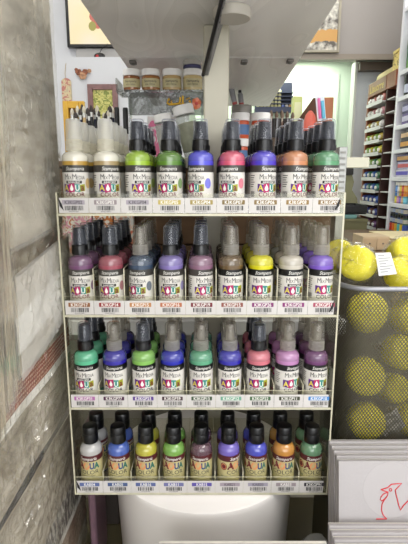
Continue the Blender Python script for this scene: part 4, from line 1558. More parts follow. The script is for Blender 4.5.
# tin with two grey tubes behind
a, b_ = P(231.5, 105, 1.2), P(252, 105, 1.2)
M_tin = mat('grey_tin', (150, 146, 138), 0.4, metal=0.3, noise_scale=10, noise_amt=0.1)
base = Vector(((a.x + b_.x) / 2, 1.2, KT + 0.0005))
t = thing('round_tin', 'grey round tin behind the stacked orange jars', 'tin', base)
r = (b_.x - a.x) / 2
zz = P(240, 106, 1.2).z - KT
m = MB(); m.lathe([(r * 0.97, 0), (r * 0.97, zz - 0.016)], 28); obj('tin_body', m, M_tin, t)
m = MB(); m.lathe([(r, zz - 0.0155), (r, zz - 0.003), (r * 0.93, zz)], 28); obj('lid', m, M_tin, t)
for k, (px, py, tilt, cn) in enumerate([(235, 103, -14, 'taller'), (241.5, 104.5, -8, 'shorter')]):
    q = P(px, py, 1.19 + 0.012 * k)
    t = thing('glue_tube', '%s grey tube with dark nozzle and red foot on the round tin' % cn, 'tube', (q.x, q.y, KT + zz + 0.002), 0, 'grey tubes on the round tin', (0, math.radians(tilt), 0))
    h = 0.06 - 0.018 * k
    m = MB(); m.lathe([(0.0062, 0.006), (0.0066, 0.01), (0.0066, h * 0.62), (0.0040, h * 0.70)], 16); obj('tube_body', m, mat('tube_grey', (150, 150, 150), 0.35, noise_scale=60, noise_amt=0.3), t)
    m = MB(); m.lathe([(0.0040, h * 0.705), (0.0042, h * 0.8), (0.0015, h)], 14); obj('nozzle', m, M_black, t)
    m = MB(); m.lathe([(0.0060, 0.0), (0.0064, 0.0055)], 14); obj('foot', m, mat('red_foot', (176, 70, 64), 0.4), t)


def brush(label, c, h, hc, rot, group, fer=(206, 206, 200), bri=(206, 198, 178)):
    t = thing('paint_brush', label, 'brush', c, 0, group, rot)
    m = MB(); m.lathe([(0.0018, 0), (0.0034, h * 0.3), (0.0044, h * 0.7), (0.0036, h * 0.80)], 10); obj('handle', m, hc, t)
    m = MB(); m.lathe([(0.0036, h * 0.802), (0.0040, h * 0.88)], 10); obj('ferrule', m, mat('ferrule_%d' % fer[0], fer, 0.3, metal=0.6, noise_scale=40, noise_amt=0.05), t)
    m = MB(); m.lathe([(0.0036, h * 0.881), (0.0050, h * 0.92), (0.0034, h * 0.97), (0.0008, h)], 10); obj('bristles', m, mat('bristle_%d' % bri[0], bri, 0.7, noise_scale=200, noise_amt=0.2, stretch=(1, 1, 0.1)), t)
    return t


# dark brush pots
for k, (pa_, pb_, cn) in enumerate([(271.5, 281.5, 'first'), (282.5, 291.5, 'second')]):
    a, b_ = P(pa_, 125, 1.2), P(pb_, 125, 1.2)
    cx, r = (a.x + b_.x) / 2, (b_.x - a.x) / 2
    t = thing('brush_pot', 'dark glass brush pot, %s from the orange jars' % cn, 'pot', (cx, 1.2, KT + 0.0005), 0, 'dark brush pots')
    hh = P(275, 119, 1.2).z - KT
    m = MB(); m.lathe([(r * 0.9, 0), (r, 0.004), (r, hh), (r * 0.9, hh), (r * 0.9, 0.006)], 24, capt=False); obj('pot_body', m, mat('pot_dark', (44, 38, 36), 0.2, coat=0.5, noise_scale=10, noise_amt=0.2), t)
    m = MB(); m.lathe([(r + 0.0003, hh * 0.3), (r + 0.0003, hh * 0.6)], 24, capb=False, capt=False); obj('label', m, mat('pot_label', (110, 96, 84), 0.5, noise_scale=30, noise_amt=0.2), t)
    for j in range(3):
        brush('brown bristle brush, %s in the %s dark pot from the orange jars' % (('left one', 'middle one', 'right one')[j], cn), (cx + (j - 1) * r * 0.45, 1.2 + 0.003 * (j % 2), KT + 0.008), P(275, 110 + j, 1.2).z - KT - 0.008, mat('brush_brown', (96, 66, 46), 0.4), (0, math.radians((j - 1) * 4), 0), 'brushes in the dark pots', (150, 140, 126), (112, 92, 74))

# brushes at the left in a holder
base = Vector((P(92, 130, 1.17).x, 1.17, KT + 0.0005))
t = thing('brush_holder', 'black brush holder box crowded with brushes, behind the frosted bottles', 'brush holder', base)
xa, xb = P(71, 130, 1.17).x - base.x, P(117, 130, 1.17).x - base.x
M_hold = mat('holder_black', (30, 28, 28), 0.5, noise_scale=20, noise_amt=0.2)
for (a, b_, nm) in (((xa, -0.028, 0), (xb, -0.025, 0.075), 'front_wall'), ((xa, 0.025, 0), (xb, 0.028, 0.095), 'rear_wall'), ((xa, -0.0245, 0), (xa + 0.003, 0.0245, 0.085), 'side_wall'), ((xb - 0.003, -0.0245, 0), (xb, 0.0245, 0.085), 'side_wall'), ((xa + 0.0035, -0.0245, 0), (xb - 0.0035, 0.0245, 0.004), 'base')):
    m = MB(); m.box(a, b_); obj(nm, m, M_hold, t)
rnb = random.Random(11)
hcol = [mat('brush_black', (26, 25, 28), 0.3, noise_scale=30, noise_amt=0.2), mat('brush_navy', (36, 38, 66), 0.3, noise_scale=30, noise_amt=0.2), mat('brush_wood', (196, 168, 118), 0.4, noise_scale=30, noise_amt=0.2)]
PLC = ['first', 'second', 'third', 'fourth', 'fifth', 'sixth', 'seventh', 'eighth', 'ninth', 'tenth', 'eleventh']
for row in range(2):
    for k in range(11):
        xx = base.x + xa + 0.008 + (xb - xa - 0.016) * k / 10
        hc = (k * 3 + row) % 5
        ci = 2 if hc == 4 else (1 if hc == 1 else 0)
        hb = (P(90, 107 + rnb.uniform(-1.5, 7) - 2 * row, 1.17).z - KT) - 0.005
        brush('%s handled brush in the %s row of the black holder, %s along from the sleeves' % (('black', 'navy', 'wooden')[ci], ('front', 'back')[row], PLC[k]), (xx, 1.158 + row * 0.024, KT + 0.006), hb, hcol[ci], (0, math.radians(rnb.uniform(-2, 2)), 0), 'brushes in the black holder', (206, 206, 200), (58, 50, 46) if (k * 2 + row) % 3 else (206, 198, 178))
for k, (px, top) in enumerate([(117.5, 107.5), (126, 108)]):
    q = P(px, 130, 1.13)
    h = P(px, top, 1.13).z - KT
    t = thing('black_marker', ('black marker pen standing beside the brush holder', 'black marker pen standing nearer the clear riser')[k], 'marker', (q.x, 1.13, KT + 0.0005), 0, 'black markers')
    r = 0.0058 + 0.0006 * k
    m = MB(); m.lathe([(r * 0.9, 0), (r * 0.9, h * 0.55)], 16); obj('barrel', m, M_white, t)
    m = MB(); m.lathe([(r, h * 0.552), (r, h * 0.97), (r * 0.85, h)], 16); obj('cap', m, M_black, t)

# mustard framed opening at the left
a, b_ = P(62, 101, 1.26), P(86, 150, 1.26)
base = Vector(((a.x + b_.x) / 2, 1.27, KT + 0.0005))
t = thing('mustard_frame', 'mustard yellow square frame standing behind the brushes', 'frame', base)
M_must = mat('mustard_paint', (206, 160, 48), 0.5, noise_scale=30, noise_amt=0.15)
hw, hh = (b_.x - a.x) / 2, a.z - KT
for (p, q, nm) in (((-hw, -0.008, 0), (-hw + 0.014, 0.008, hh), 'side_bar'), ((hw - 0.014, -0.008, 0), (hw, 0.008, hh), 'side_bar'), ((-hw + 0.0142, -0.008, hh - 0.018), (hw - 0.0142, 0.008, hh), 'top_bar'), ((-hw + 0.0142, -0.008, 0), (hw - 0.0142, 0.008, 0.014), 'bottom_bar')):
    m = MB(); m.box(p, q, 0, 0.001); obj(nm, m, M_must, t)
m = MB(); m.box((-hw + 0.0142, 0.004, 0.0142), (hw - 0.0142, 0.007, hh - 0.0182)); obj('back_panel', m, mat('frame_back', (150, 112, 44), 0.6, noise_scale=20, noise_amt=0.2), t)

# ------------------------------------------------------------------ back wall, left: screen, ornament, tag, picture
dT = 3.31
a = P(67.5, 47, dT)
x0, z0 = a.x, a.z
x1, z1 = x0 + 1.0, z0 + 0.58
base = Vector(((x0 + x1) / 2, dT, z0))
t = thing('wall_television', 'black framed wall television showing a warm picture', 'television', base)
m = MB()
bz_ = 0.018
m.box((x0, dT, z0), (x1, dT + 0.04, z0 + bz_)); m.box((x0, dT, z1 - bz_), (x1, dT + 0.04, z1)); m.box((x0, dT, z0 + bz_), (x0 + bz_, dT + 0.04, z1 - bz_)); m.box((x1 - bz_, dT, z0 + bz_), (x1, dT + 0.04, z1 - bz_))
obj('bezel', loc_mb(m, base), M_black, t)
m = MB(); m.box((x0 + bz_ + 0.0005, dT + 0.004, z0 + bz_ + 0.0005), (x1 - bz_ - 0.0005, dT + 0.03, z1 - bz_ - 0.0005))
ms = bpy.data.materials.new('lit_screen'); ms.use_nodes = True
nt = ms.node_tree; b = nt.nodes['Principled BSDF']
tc = nt.nodes.new('ShaderNodeTexCoord'); n = nt.nodes.new('ShaderNodeTexNoise'); n.inputs['Scale'].default_value = 3.5; n.inputs['Detail'].default_value = 1
nt.links.new(tc.outputs['Object'], n.inputs['Vector'])
r = nt.nodes.new('ShaderNodeValToRGB'); r.color_ramp.elements[0].position = 0.35; r.color_ramp.elements[0].color = lin((240, 222, 170)); r.color_ramp.elements[1].position = 0.65; r.color_ramp.elements[1].color = lin((236, 224, 208))
nt.links.new(n.outputs['Fac'], r.inputs[0]); nt.links.new(r.outputs[0], b.inputs['Emission Color']); b.inputs['Emission Strength'].default_value = 1.1
b.inputs['Base Color'].default_value = lin((20, 20, 20)); b.inputs['Roughness'].default_value = 0.3
sc_o = obj('screen', loc_mb(m, base), ms, t)
m = MB()
c = P(93, 22, dT)
rf = random.Random(3)
for k in range(9):
    a_ = rf.uniform(0, 6.28); rad = rf.uniform(0, 0.045)
    ctr = Vector((c.x + 0.02 + rad * math.cos(a_), dT + 0.0025, c.z + 0.01 + rad * 1.2 * math.sin(a_)))
    pts = [ctr + Vector((0.026 * math.cos(q), -0.0001 * k, 0.03 * math.sin(q))) for q in [2 * PI * i / 10 for i in range(10)]]
    m.quad(pts, 0 if k < 8 else 1)
obj('flower_image', loc_mb(m, base), [mat('screen_coral', (30, 20, 20), 0.4, emit=(232, 130, 112), estr=0.7), mat('screen_green', (20, 30, 20), 0.4, emit=(190, 180, 90), estr=0.7)], t)
# grey panel painted as the shade under the screen, then the gadget
a, b_ = P(76, 48, 3.34), P(132, 57, 3.34)
m = MB(); m.box((a.x, 3.33, zl + 0.002), (b_.x + 0.2, 3.359, z0 - 0.004), 0, 0.001)
tag(obj('screen_shade', m, mat('shade_grey', (176, 174, 172), 0.5, noise_scale=10, noise_amt=0.08), None), 'grey panel painting the shade on the wall under the television', 'shade panel')
q = P(99.5, 54.5, 3.27)
t = thing('webcam_gadget', 'small black and red gadget on the wall ledge under the television', 'gadget', (q.x, 3.27, zl))
m = MB(); m.sphere((0, 0, 0.022), 0.022, 0, (1.7, 0.8, 0.95), None, 16, 10); obj('gadget_body', m, M_black, t)
m = MB(); m.sphere((-0.012, -0.014, 0.018), 0.011, 0, (1, 0.6, 1), None, 12, 8); obj('red_button', m, mat('red_plastic', (190, 40, 44), 0.4), t)
m = MB(); m.tube([(0.0, 0.005, 0.042), (0.01, 0.02, 0.07), (0.035, 0.03, 0.09), (0.05, 0.045, 0.11)], 0.0025, 0, 6); obj('cord', m, M_black, t)
# dried flower ornament
dp = 3.19
c = P(82, 74, dp)
t = thing('flower_ornament', 'brown dried flower spray fixed on the white wall under the television', 'wall ornament', c)
rf = random.Random(8)
mo = [mat('petal_brown', (150, 92, 66), 0.7, noise_scale=60, noise_amt=0.25), mat('petal_tan', (196, 150, 116), 0.7, noise_scale=60, noise_amt=0.25)]
for k, (ux, uz, rr2) in enumerate([(-0.02, 0.01, 0.022), (0.005, -0.012, 0.026), (0.022, 0.012, 0.02), (0.05, 0.018, 0.014), (-0.035, 0.026, 0.012)]):
    m = MB()
    for j in range(6):
        a = j * PI / 3 + k
        m.sphere((ux + rr2 * 0.55 * math.cos(a), -0.004 - 0.002 * (j % 2), uz + rr2 * 0.55 * math.sin(a)), rr2 * 0.5, 0, (1, 0.3, 0.8), None, 8, 6)
    obj('petal_cluster', m, mo[k % 2], t)
m = MB(); m.tube([(-0.04, 0.004, 0.03), (-0.01, 0.003, 0.0), (0.03, 0.003, 0.01), (0.055, 0.003, 0.02)], 0.002, 0, 6); obj('twig', m, mo[0], t)
# tag shaped board
a, b_ = P(61, 78, dp), P(72.5, 112, dp)
cx, hw = (a.x + b_.x) / 2, (b_.x - a.x) / 2
base = Vector((cx, dp, b_.z))
t = thing('tag_board', 'wooden tag board with faded floral print hanging on the white wall', 'wall tag', base)
H_ = a.z - b_.z
pts = [(-hw, 0), (hw, 0), (hw, H_ - hw * 0.8)] + [(hw * math.cos(q), H_ - hw * 0.8 + hw * 0.8 * math.sin(q)) for q in [PI * i / 8 for i in range(1, 8)]] + [(-hw, H_ - hw * 0.8)]
m = MB()
v0 = [m.bm.verts.new((x, 0, z)) for x, z in pts]; v1 = [m.bm.verts.new((x, 0.008, z)) for x, z in pts]
m.bm.faces.new(v0); m.bm.faces.new(list(reversed(v1)))
for i in range(len(pts)):
    j = (i + 1) % len(pts); m.bm.faces.new((v0[j], v0[i], v1[i], v1[j]))
obj('board', m, floral('tag_print', (186, 120, 110), (214, 196, 156), (196, 180, 150), 26), t)
m = MB(); m.tube([(0, 0.002, H_ - 0.02), (-0.004, 0.0, H_ + 0.03), (0.006, 0.0, H_ + 0.09)], 0.002, 0, 6); obj('string', m, mat('string_tan', (190, 170, 140), 0.8), t)
# framed picture
a, b_ = P(87.5, 84.5, dp), P(119, 128, dp)
base = Vector(((a.x + b_.x) / 2, dp, b_.z))
t = thing('framed_picture', 'picture with mauve brown frame and yellow green floral print on the wall', 'picture', base)
hw, H_ = (b_.x - a.x) / 2, a.z - b_.z
fw = 0.034
M_fr = mat('mauve_frame', (140, 104, 102), 0.5, noise_scale=10, noise_amt=0.25, stretch=(3, 1, 3))
m = MB()
for p, q in (((-hw, -0.016, 0), (-hw + fw, 0.004, H_)), ((hw - fw, -0.016, 0), (hw, 0.004, H_)), ((-hw + fw, -0.016, 0), (hw - fw, 0.004, fw)), ((-hw + fw, -0.016, H_ - fw), (hw - fw, 0.004, H_))):
    m.box(p, q, 0, 0.002)
obj('frame', m, M_fr, t)
m = MB(); m.box((-hw + fw + .0005, -0.004, fw + .0005), (hw - fw - .0005, 0.003, H_ - fw - .0005)); obj('print', m, floral('picture_print', (130, 140, 62), (206, 200, 120), (170, 168, 84), 30), t)

# ------------------------------------------------------------------ back right: mosaic picture, navy display, cabinet with display
pl_, pr_ = P(306, 5, 2.98), P(338.5, 53, 2.98)
x0 = P(296, 5, 2.98).x
x1 = pr_.x
z0, z1 = pr_.z, P(338, 2, 2.98).z + 0.05
base = Vector(((x0 + x1) / 2, 2.98, z0))
t = thing('mosaic_picture', 'framed stone mosaic picture in grey and amber high on the beam', 'picture', base)
hw, H_, fw = (x1 - x0) / 2, z1 - z0, 0.014
m = MB()
for p, q in (((-hw, -0.016, 0), (-hw + fw, 0.004, H_)), ((hw - fw, -0.016, 0), (hw, 0.004, H_)), ((-hw + fw, -0.016, 0), (hw - fw, 0.004, fw)), ((-hw + fw, -0.016, H_ - fw), (hw - fw, 0.004, H_))):
    m.box(p, q, 0, 0.002)
obj('frame', m, mat('mosaic_frame', (176, 168, 150), 0.4, noise_scale=10, noise_amt=0.15), t)


def mosaic():
    m = bpy.data.materials.new('stone_mosaic')
    m.use_nodes = True
    nt = m.node_tree
    b = nt.nodes['Principled BSDF']
    tc = nt.nodes.new('ShaderNodeTexCoord')
    v = nt.nodes.new('ShaderNodeTexNoise'); v.inputs['Scale'].default_value = 26; v.inputs['Detail'].default_value = 3
    nt.links.new(tc.outputs['Object'], v.inputs['Vector'])
    r = nt.nodes.new('ShaderNodeValToRGB')
    r.color_ramp.elements[0].position = 0.38; r.color_ramp.elements[0].color = lin((96, 90, 84))
    r.color_ramp.elements[1].position = 0.62; r.color_ramp.elements[1].color = lin((222, 218, 206))
    nt.links.new(v.outputs['Fac'], r.inputs[0])
    sp = nt.nodes.new('ShaderNodeSeparateXYZ'); nt.links.new(tc.outputs['Object'], sp.inputs[0])
    w1 = nt.nodes.new('ShaderNodeMath'); w1.operation = 'MULTIPLY_ADD'; w1.inputs[1].default_value = 0.06; w1.inputs[2].default_value = 0.0
    nt.links.new(v.outputs['Fac'], w1.inputs[0])
    ad = nt.nodes.new('ShaderNodeMath'); ad.operation = 'ADD'; nt.links.new(sp.outputs[2], ad.inputs[0]); nt.links.new(w1.outputs[0], ad.inputs[1])
    cm = nt.nodes.new('ShaderNodeMath'); cm.operation = 'COMPARE'; cm.inputs[1].default_value = 0.125; cm.inputs[2].default_value = 0.034
    nt.links.new(ad.outputs[0], cm.inputs[0])
    mx = nt.nodes.new('ShaderNodeMix'); mx.data_type = 'RGBA'
    nt.links.new(cm.outputs[0], mx.inputs[0]); nt.links.new(r.outputs[0], mx.inputs[6]); mx.inputs[7].default_value = lin((206, 158, 92))
    nt.links.new(mx.outputs[2], b.inputs['Base Color'])
    b.inputs['Roughness'].default_value = 0.5
    return m


m = MB(); m.box((-hw + fw + .0005, -0.006, fw + .0005), (hw - fw - .0005, 0.003, H_ - fw - .0005)); obj('mosaic', m, mosaic(), t)

# tall pale cabinet at the back, its items on top
cf = 1.98
ka, kb = P(258, 150, cf), P(336, 150, cf)
KZ = P(300, 152, cf).z
base = Vector(((ka.x + kb.x) / 2, cf + 0.2, 0))
t = thing('pale_cabinet', 'pale green cabinet behind the right end of the top shelf', 'cabinet', base)
M_pc = mat('pale_cabinet', (208, 214, 198), 0.5, noise_scale=4, noise_amt=0.04)
m = MB(); m.box((ka.x, cf + 0.02, 0), (kb.x, cf + 0.42, KZ - 0.02)); obj('cabinet_body', loc_mb(m, base), M_pc, t)
m = MB(); m.box((ka.x - 0.004, cf, KZ - 0.0195), (kb.x + 0.004, cf + 0.43, KZ), 0, 0.002); obj('cabinet_top', loc_mb(m, base), M_pc, t)
xm = (ka.x + kb.x) / 2
for (p, q) in ((ka.x + 0.004, xm - 0.002), (xm + 0.002, kb.x - 0.004)):
    m = MB(); m.box((p, cf + 0.004, 0.08), (q, cf + 0.0195, KZ - 0.03), 0, 0.001); dd = obj('door', loc_mb(m, base), M_pc, t)
    m = MB(); m.box((xm + (0.02 if p > xm else -0.03) - base.x, cf - 0.006 - base.y, 0.8), (xm + (0.03 if p > xm else -0.02) - base.x, cf + 0.0035 - base.y, 0.92), 0, 0.002); obj('handle', m, M_bolt, dd)
# wooden display with toothbrush-like blister card
d1 = 2.1
a, b_ = P(316.5, 97, d1), P(331, 150, d1)
base = Vector(((a.x + b_.x) / 2, d1, KZ + 0.001))
t = thing('wooden_display', 'orange brown wooden display stand on the pale cabinet', 'display stand', base)
M_ow = mat('orange_wood', (176, 104, 58), 0.45, noise_scale=8, noise_amt=0.2, stretch=(6, 6, 0.7))
hw, H_ = (b_.x - a.x) / 2, a.z - KZ
m = MB(); m.box((-hw, 0.0, 0), (hw, 0.014, H_ - 0.002), 0, 0.002); obj('front_board', m, M_ow, t)
m = MB()
sl = P(300, 128, d1).x - base.x
pts = [(-hw - 0.0005, 0.0, H_ - 0.004), (-hw - 0.0005, 0.0, 0), (sl, 0.10, 0), (sl, 0.10, H_ * 0.52)]
v0 = [m.bm.verts.new(p) for p in pts]; v1 = [m.bm.verts.new((p[0] - 0.012, p[1] + 0.004, p[2])) for p in pts]
m.bm.faces.new(v0); m.bm.faces.new(list(reversed(v1)))
for i in range(4):
    j = (i + 1) % 4; m.bm.faces.new((v0[j], v0[i], v1[i], v1[j]))
obj('side_board', m, mat('dark_wood', (92, 58, 36), 0.5, noise_scale=8, noise_amt=0.2), t)
m = MB(); m.box((-hw, 0.0145, 0), (hw, 0.09, 0.012)); obj('base', m, M_ow, t)
c = P(321.5, 108, d1 - 0.02)
R = Matrix.Rotation(math.radians(8), 3, 'Y')
t = thing('blister_card', 'white blister card with pink and blue tools on the wooden display', 'blister card', (c.x, d1 - 0.006, c.z), 0, None, (0, math.radians(-8), 0))
m = MB(); m.box((-0.019, -0.002, -0.052), (0.019, 0.001, 0.052), 0, 0.0005); obj('card', m, mat('blister_white', (226, 232, 238), 0.4), t)
m = MB(); m.tube([(-0.007, -0.006, -0.042), (-0.007, -0.007, 0.0), (-0.006, -0.006, 0.042)], 0.0065, 0, 8); obj('pink_tool', m, mat('pink_plastic', (232, 120, 176), 0.4), t)
m = MB(); m.tube([(0.008, -0.006, -0.044), (0.008, -0.007, 0.0), (0.007, -0.006, 0.03)], 0.0075, 0, 8); obj('blue_tool', m, mat('blue_plastic', (108, 196, 226), 0.4), t)
c = P(306, 122, 2.14)
t = thing('rounded_holder', 'coral red rounded holder beside the wooden display', 'holder', (c.x, 2.06, KZ + 0.001))
hh = P(306, 111, 2.06).z - KZ
m = MB(); m.lathe([(0.034, 0), (0.036, 0.01), (0.033, hh * 0.6), (0.02, hh * 0.9), (0.006, hh)], 24); obj('holder_body', m, mat('coral_red', (206, 96, 78), 0.5, noise_scale=40, noise_amt=0.15), t)
m = MB(); m.lathe([(0.0375, 0.02), (0.0375, 0.03)], 24); obj('ring', m, mat('coral_ring', (226, 150, 120), 0.5), t)
a, b_ = P(293.5, 96.5, 2.25), P(302, 112, 2.25)
t = thing('lime_box', 'yellow green box standing behind the coral holder', 'box', ((a.x + b_.x) / 2, 2.25, KZ + 0.001))
hw, H_ = (b_.x - a.x) / 2, a.z - KZ
m = MB(); m.box((-hw, 0, 0), (hw, 0.05, H_), 0, 0.002); obj('box_body', m, mat('lime_card', (206, 214, 134), 0.5, noise_scale=15, noise_amt=0.08), t)
m = MB(); m.box((-hw + 0.006, -0.002, H_ * 0.55), (hw - 0.006, -0.0005, H_ * 0.9)); obj('label', m, mat('lime_label', (224, 226, 180), 0.5), t)
# navy display of small bottles on the back wall
dn = 3.40
a, b_ = P(256, 82, dn), P(292, 108.5, dn)
base = Vector(((a.x + b_.x) / 2, dn, b_.z))
t = thing('navy_wall_rack', 'navy blue wall rack with rows of little bottles on the pale wall', 'wall rack', base)
M_nv = mat('navy_board', (30, 34, 58), 0.5, noise_scale=10, noise_amt=0.15)
hw, H_ = (b_.x - a.x) / 2, a.z - b_.z
m = MB(); m.box((-hw, 0.02, 0), (hw, 0.045, H_)); obj('back_board', m, M_nv, t)
NR = 5
stp = (H_ - 0.055) / NR
for k in range(NR):
    zz = 0.008 + k * stp
    m = MB(); m.box((-hw, -0.03, zz - 0.006), (hw, 0.0195, zz - 0.001)); obj('ledge', m, M_nv, t)
m = MB(); m.box((-hw - 0.005, -0.034, -0.03), (hw + 0.005, 0.02, 0.0)); obj('bottom_tray', m, M_nv, t)
cset = [(232, 226, 180), (228, 220, 170), (236, 230, 196), (226, 216, 160), (232, 224, 176), (230, 222, 170), (228, 220, 168), (130, 150, 220), (236, 232, 232), (222, 168, 110)]
crn = ['cream'] * 7 + ['blue', 'white', 'orange']
first = {}
for k in range(NR):
    for j in range(10):
        if k > 0 and j > 6:
            continue
        xx = -hw + 0.016 + (2 * hw - 0.032) * j / 9
        lb = 'little %s bottle %s of the navy wall rack' % (crn[j], 'on the bottom ledge' if k == 0 else 'on the upper ledges')
        o_loc = (base.x + xx, dn - 0.012, base.z + 0.0085 + k * stp)
        if j not in first:
            tt = thing('little_bottle', lb, 'bottle', o_loc, 0, 'little %s bottles, %s' % (crn[j], 'bottom ledge' if k == 0 else 'upper ledges'))
            m = MB(); m.lathe([(0.0100, 0), (0.0108, 0.002), (0.0108, stp * 0.55), (0.006, stp * 0.66)], 12); obj('bottle_body', m, mat('little_%d' % j, cset[j], 0.4, noise_scale=30, noise_amt=0.05), tt)
            m = MB(); m.lathe([(0.0066, stp * 0.665), (0.0066, stp * 0.83)], 10); obj('cap', m, M_lid, tt)
            first[j] = tt
        else:
            copy_tree(first[j], o_loc, 0, lb, 'little %s bottles, %s' % (crn[j], 'bottom ledge' if k == 0 else 'upper ledges'))

# ------------------------------------------------------------------ right wall: brown tray rack and white shelf unit
XR = 1.0


def PX(px, py, X=XR):
    a = (px - 204.0) / FPX
    b = (272.0 - py) / FPX
    d = Vector((a, COSP + b * SINP, -SINP + b * COSP))
    t_ = X / d.x
    return Vector((X, d.y * t_, CZ + d.z * t_))


yf = PX(364, 178).y
yn = PX(380.5, 178).y
yd = PX(389.5, 178).y + 0.003
zt_far = PX(367, 108).z
ztop = PX(383, 77).z
zbot = 0.0
M_bw = mat('brown_wood', (140, 76, 44), 0.45, noise_scale=8, noise_amt=0.25, stretch=(6, 6, 0.7))
M_bwd = mat('dark_brown_wood', (62, 30, 22), 0.5, noise_scale=8, noise_amt=0.25)
base = Vector((XR + 0.15, (yf + yd) / 2, 0))
t = thing('tray_rack', 'tall brown wooden rack of paint tube trays with gold lettered header', 'rack', base)
ZT = PX(383, 92).z
m = MB(); m.box((XR - 0.012, yf - 0.02, 0), (XR + 0.30, yf + 0.0, ZT)); obj('side_board', loc_mb(m, base), M_bw, t)
m = MB(); m.box((XR + 0.06, yd, 0), (XR + 0.30, yf - 0.021, ZT)); obj('back_board', loc_mb(m, base), M_bwd, t)
m = MB(); m.box((XR - 0.004, yn - 0.012, 0), (XR + 0.0595, yn + 0.002, ZT)); obj('divider', loc_mb(m, base), M_bwd, t)
hz = PX(368, 111).z
m = MB(); m.box((XR - 0.010, yn - 0.002, ZT + 0.001), (XR + 0.30, yf, PX(383, 78).z)); hd = obj('header', loc_mb(m, base), mat('header_brown', (128, 84, 58), 0.5, noise_scale=8, noise_amt=0.15), t)
m = MB(); m.box((XR - 0.008, yd, ZT + 0.001), (XR + 0.30, yn - 0.003, PX(383, 77.5).z)); obj('header_end', loc_mb(m, base), M_bw, t)
m = MB()
zhc = (ZT + PX(383, 78).z) / 2 - 0.02
m.text('Llauorre', 0.062, lambda u, v: Vector((XR - 0.0115, (yn + yf) / 2 - u, zhc + v)), 0, 'CENTER', 0.25, 0.01, 1.0)
lt = obj('header_lettering', loc_mb(m, base), mat('gold_letter', (206, 176, 76), 0.4), t)
NT = 13
ys = [96 + i * 12.3 for i in range(NT)]
tubecol = [(162, 86, 78), (185, 126, 134), (199, 194, 190), (178, 154, 62), (202, 186, 62), (134, 166, 70), (62, 110, 78), (54, 118, 102), (62, 94, 166), (54, 62, 134), (110, 62, 118), (102, 62, 62), (78, 62, 62), (62, 70, 78)]
M_tray = mat('tray_grey_white', (206, 204, 202), 0.4, noise_scale=10, noise_amt=0.06)
ptube = None
COLN = ['brick red', 'pink', 'white', 'ochre', 'yellow', 'lime', 'green', 'teal', 'blue', 'navy', 'purple', 'maroon', 'brown', 'slate']
for i, py in enumerate(ys):
    zz = PX(375, py + 8).z
    m = MB()
    m.box((XR - 0.022, yn + 0.004, zz - 0.012), (XR + 0.055, yf - 0.022, zz - 0.006), 0)
    m.box((XR - 0.024, yn + 0.004, zz - 0.016), (XR - 0.0225, yf - 0.022, zz + 0.004), 0)
    obj('tray', loc_mb(m, base), M_tray, t)
    m = MB(); m.box((XR - 0.004, yd + 0.012, zz - 0.010), (XR + 0.055, yn - 0.02, zz - 0.004), 0); obj('tray_end', loc_mb(m, base), M_tray, t)
    for j in range(4):
        c = tubecol[(i + (j % 2) * (1 if i % 3 else 2)) % 14]
        yy_ = yn + 0.03 + (yf - yn - 0.075) * j / 3
        lb = 'small paint tube lying in a tray of the brown wooden rack'
        if ptube is None:
            ptube = thing('paint_tube', lb, 'paint tube', (XR + 0.016, yy_, zz + 0.0190), 0, 'paint tubes in the brown rack')
            Rt = Matrix.Rotation(math.radians(84), 4, 'Y')
            m = MB(); m.lathe([(0.017, -0.026), (0.0205, -0.016), (0.0205, 0.02), (0.007, 0.026)], 12, 0, M=Rt); obj('tube_body', m, objcol_mat('tube_paint', 0.4), ptube)
            m = MB(); m.lathe([(0.009, -0.034), (0.009, -0.0265)], 10, 0, M=Rt); obj('cap', m, M_lid, ptube)
            for ch in ptube.children: ch.color = lin(c)
        else:
            copy_tree(ptube, (XR + 0.016, yy_, zz + 0.0190), 0, lb, None, lin(c))
# things on top of the rack
tz = PX(383, 78).z
t = thing('paper_roll', 'rolled cream paper lying on top of the brown rack', 'paper roll', (XR + 0.08, (yn + yf) / 2 - 0.02, tz + 0.038))
m = MB(); m.tube([(0, 0.19, 0), (0, 0.0, 0), (0.0, -0.1, 0.005)], 0.034, 0, 16); obj('roll', m, mat('kraft_cream', (206, 192, 140), 0.6, noise_scale=14, noise_amt=0.15), t)
m = MB(); m.tube([(0, 0.1915, 0), (0, 0.1905, 0)], 0.018, 0, 12); obj('core', m, mat('kraft_dark', (120, 104, 76), 0.6), t)
t = thing('gold_box', 'yellow patterned box on the brown rack beside the shelf unit', 'box', (XR + 0.10, yn - 0.03, tz + 0.001))
m = MB(); m.box((-0.08, -0.05, 0), (0.08, 0.035, 0.10), 0, 0.003); obj('box_body', m, floral('gold_box_print', (150, 120, 60), (226, 204, 120), (216, 186, 96), 24), t)
m = MB(); m.box((-0.082, -0.052, 0.101), (0.082, 0.037, 0.118), 0, 0.003); obj('lid', m, mat('gold_lid', (222, 200, 120), 0.5), t)
t = thing('round_plate', 'round grey blue plate leaning above the yellow box on the rack', 'plate', (XR + 0.24, yn + 0.05, tz + 0.13), 0, None, (0, math.radians(90), math.radians(55)))
m = MB(); m.lathe([(0.001, 0.0), (0.09, 0.002), (0.105, 0.008), (0.125, 0.014), (0.128, 0.017), (0.104, 0.012), (0.001, 0.006)], 40); obj('plate_disc', m, mat('plate_grey_blue', (150, 158, 170), 0.3, noise_scale=12, noise_amt=0.15), t)
m = MB(); m.tube([(0.118 * math.cos(2 * PI * i / 40), 0.118 * math.sin(2 * PI * i / 40), 0.0165) for i in range(40)], 0.006, 0, 6, closed=True); obj('plate_rim', m, mat('plate_rim', (70, 74, 84), 0.4), t)

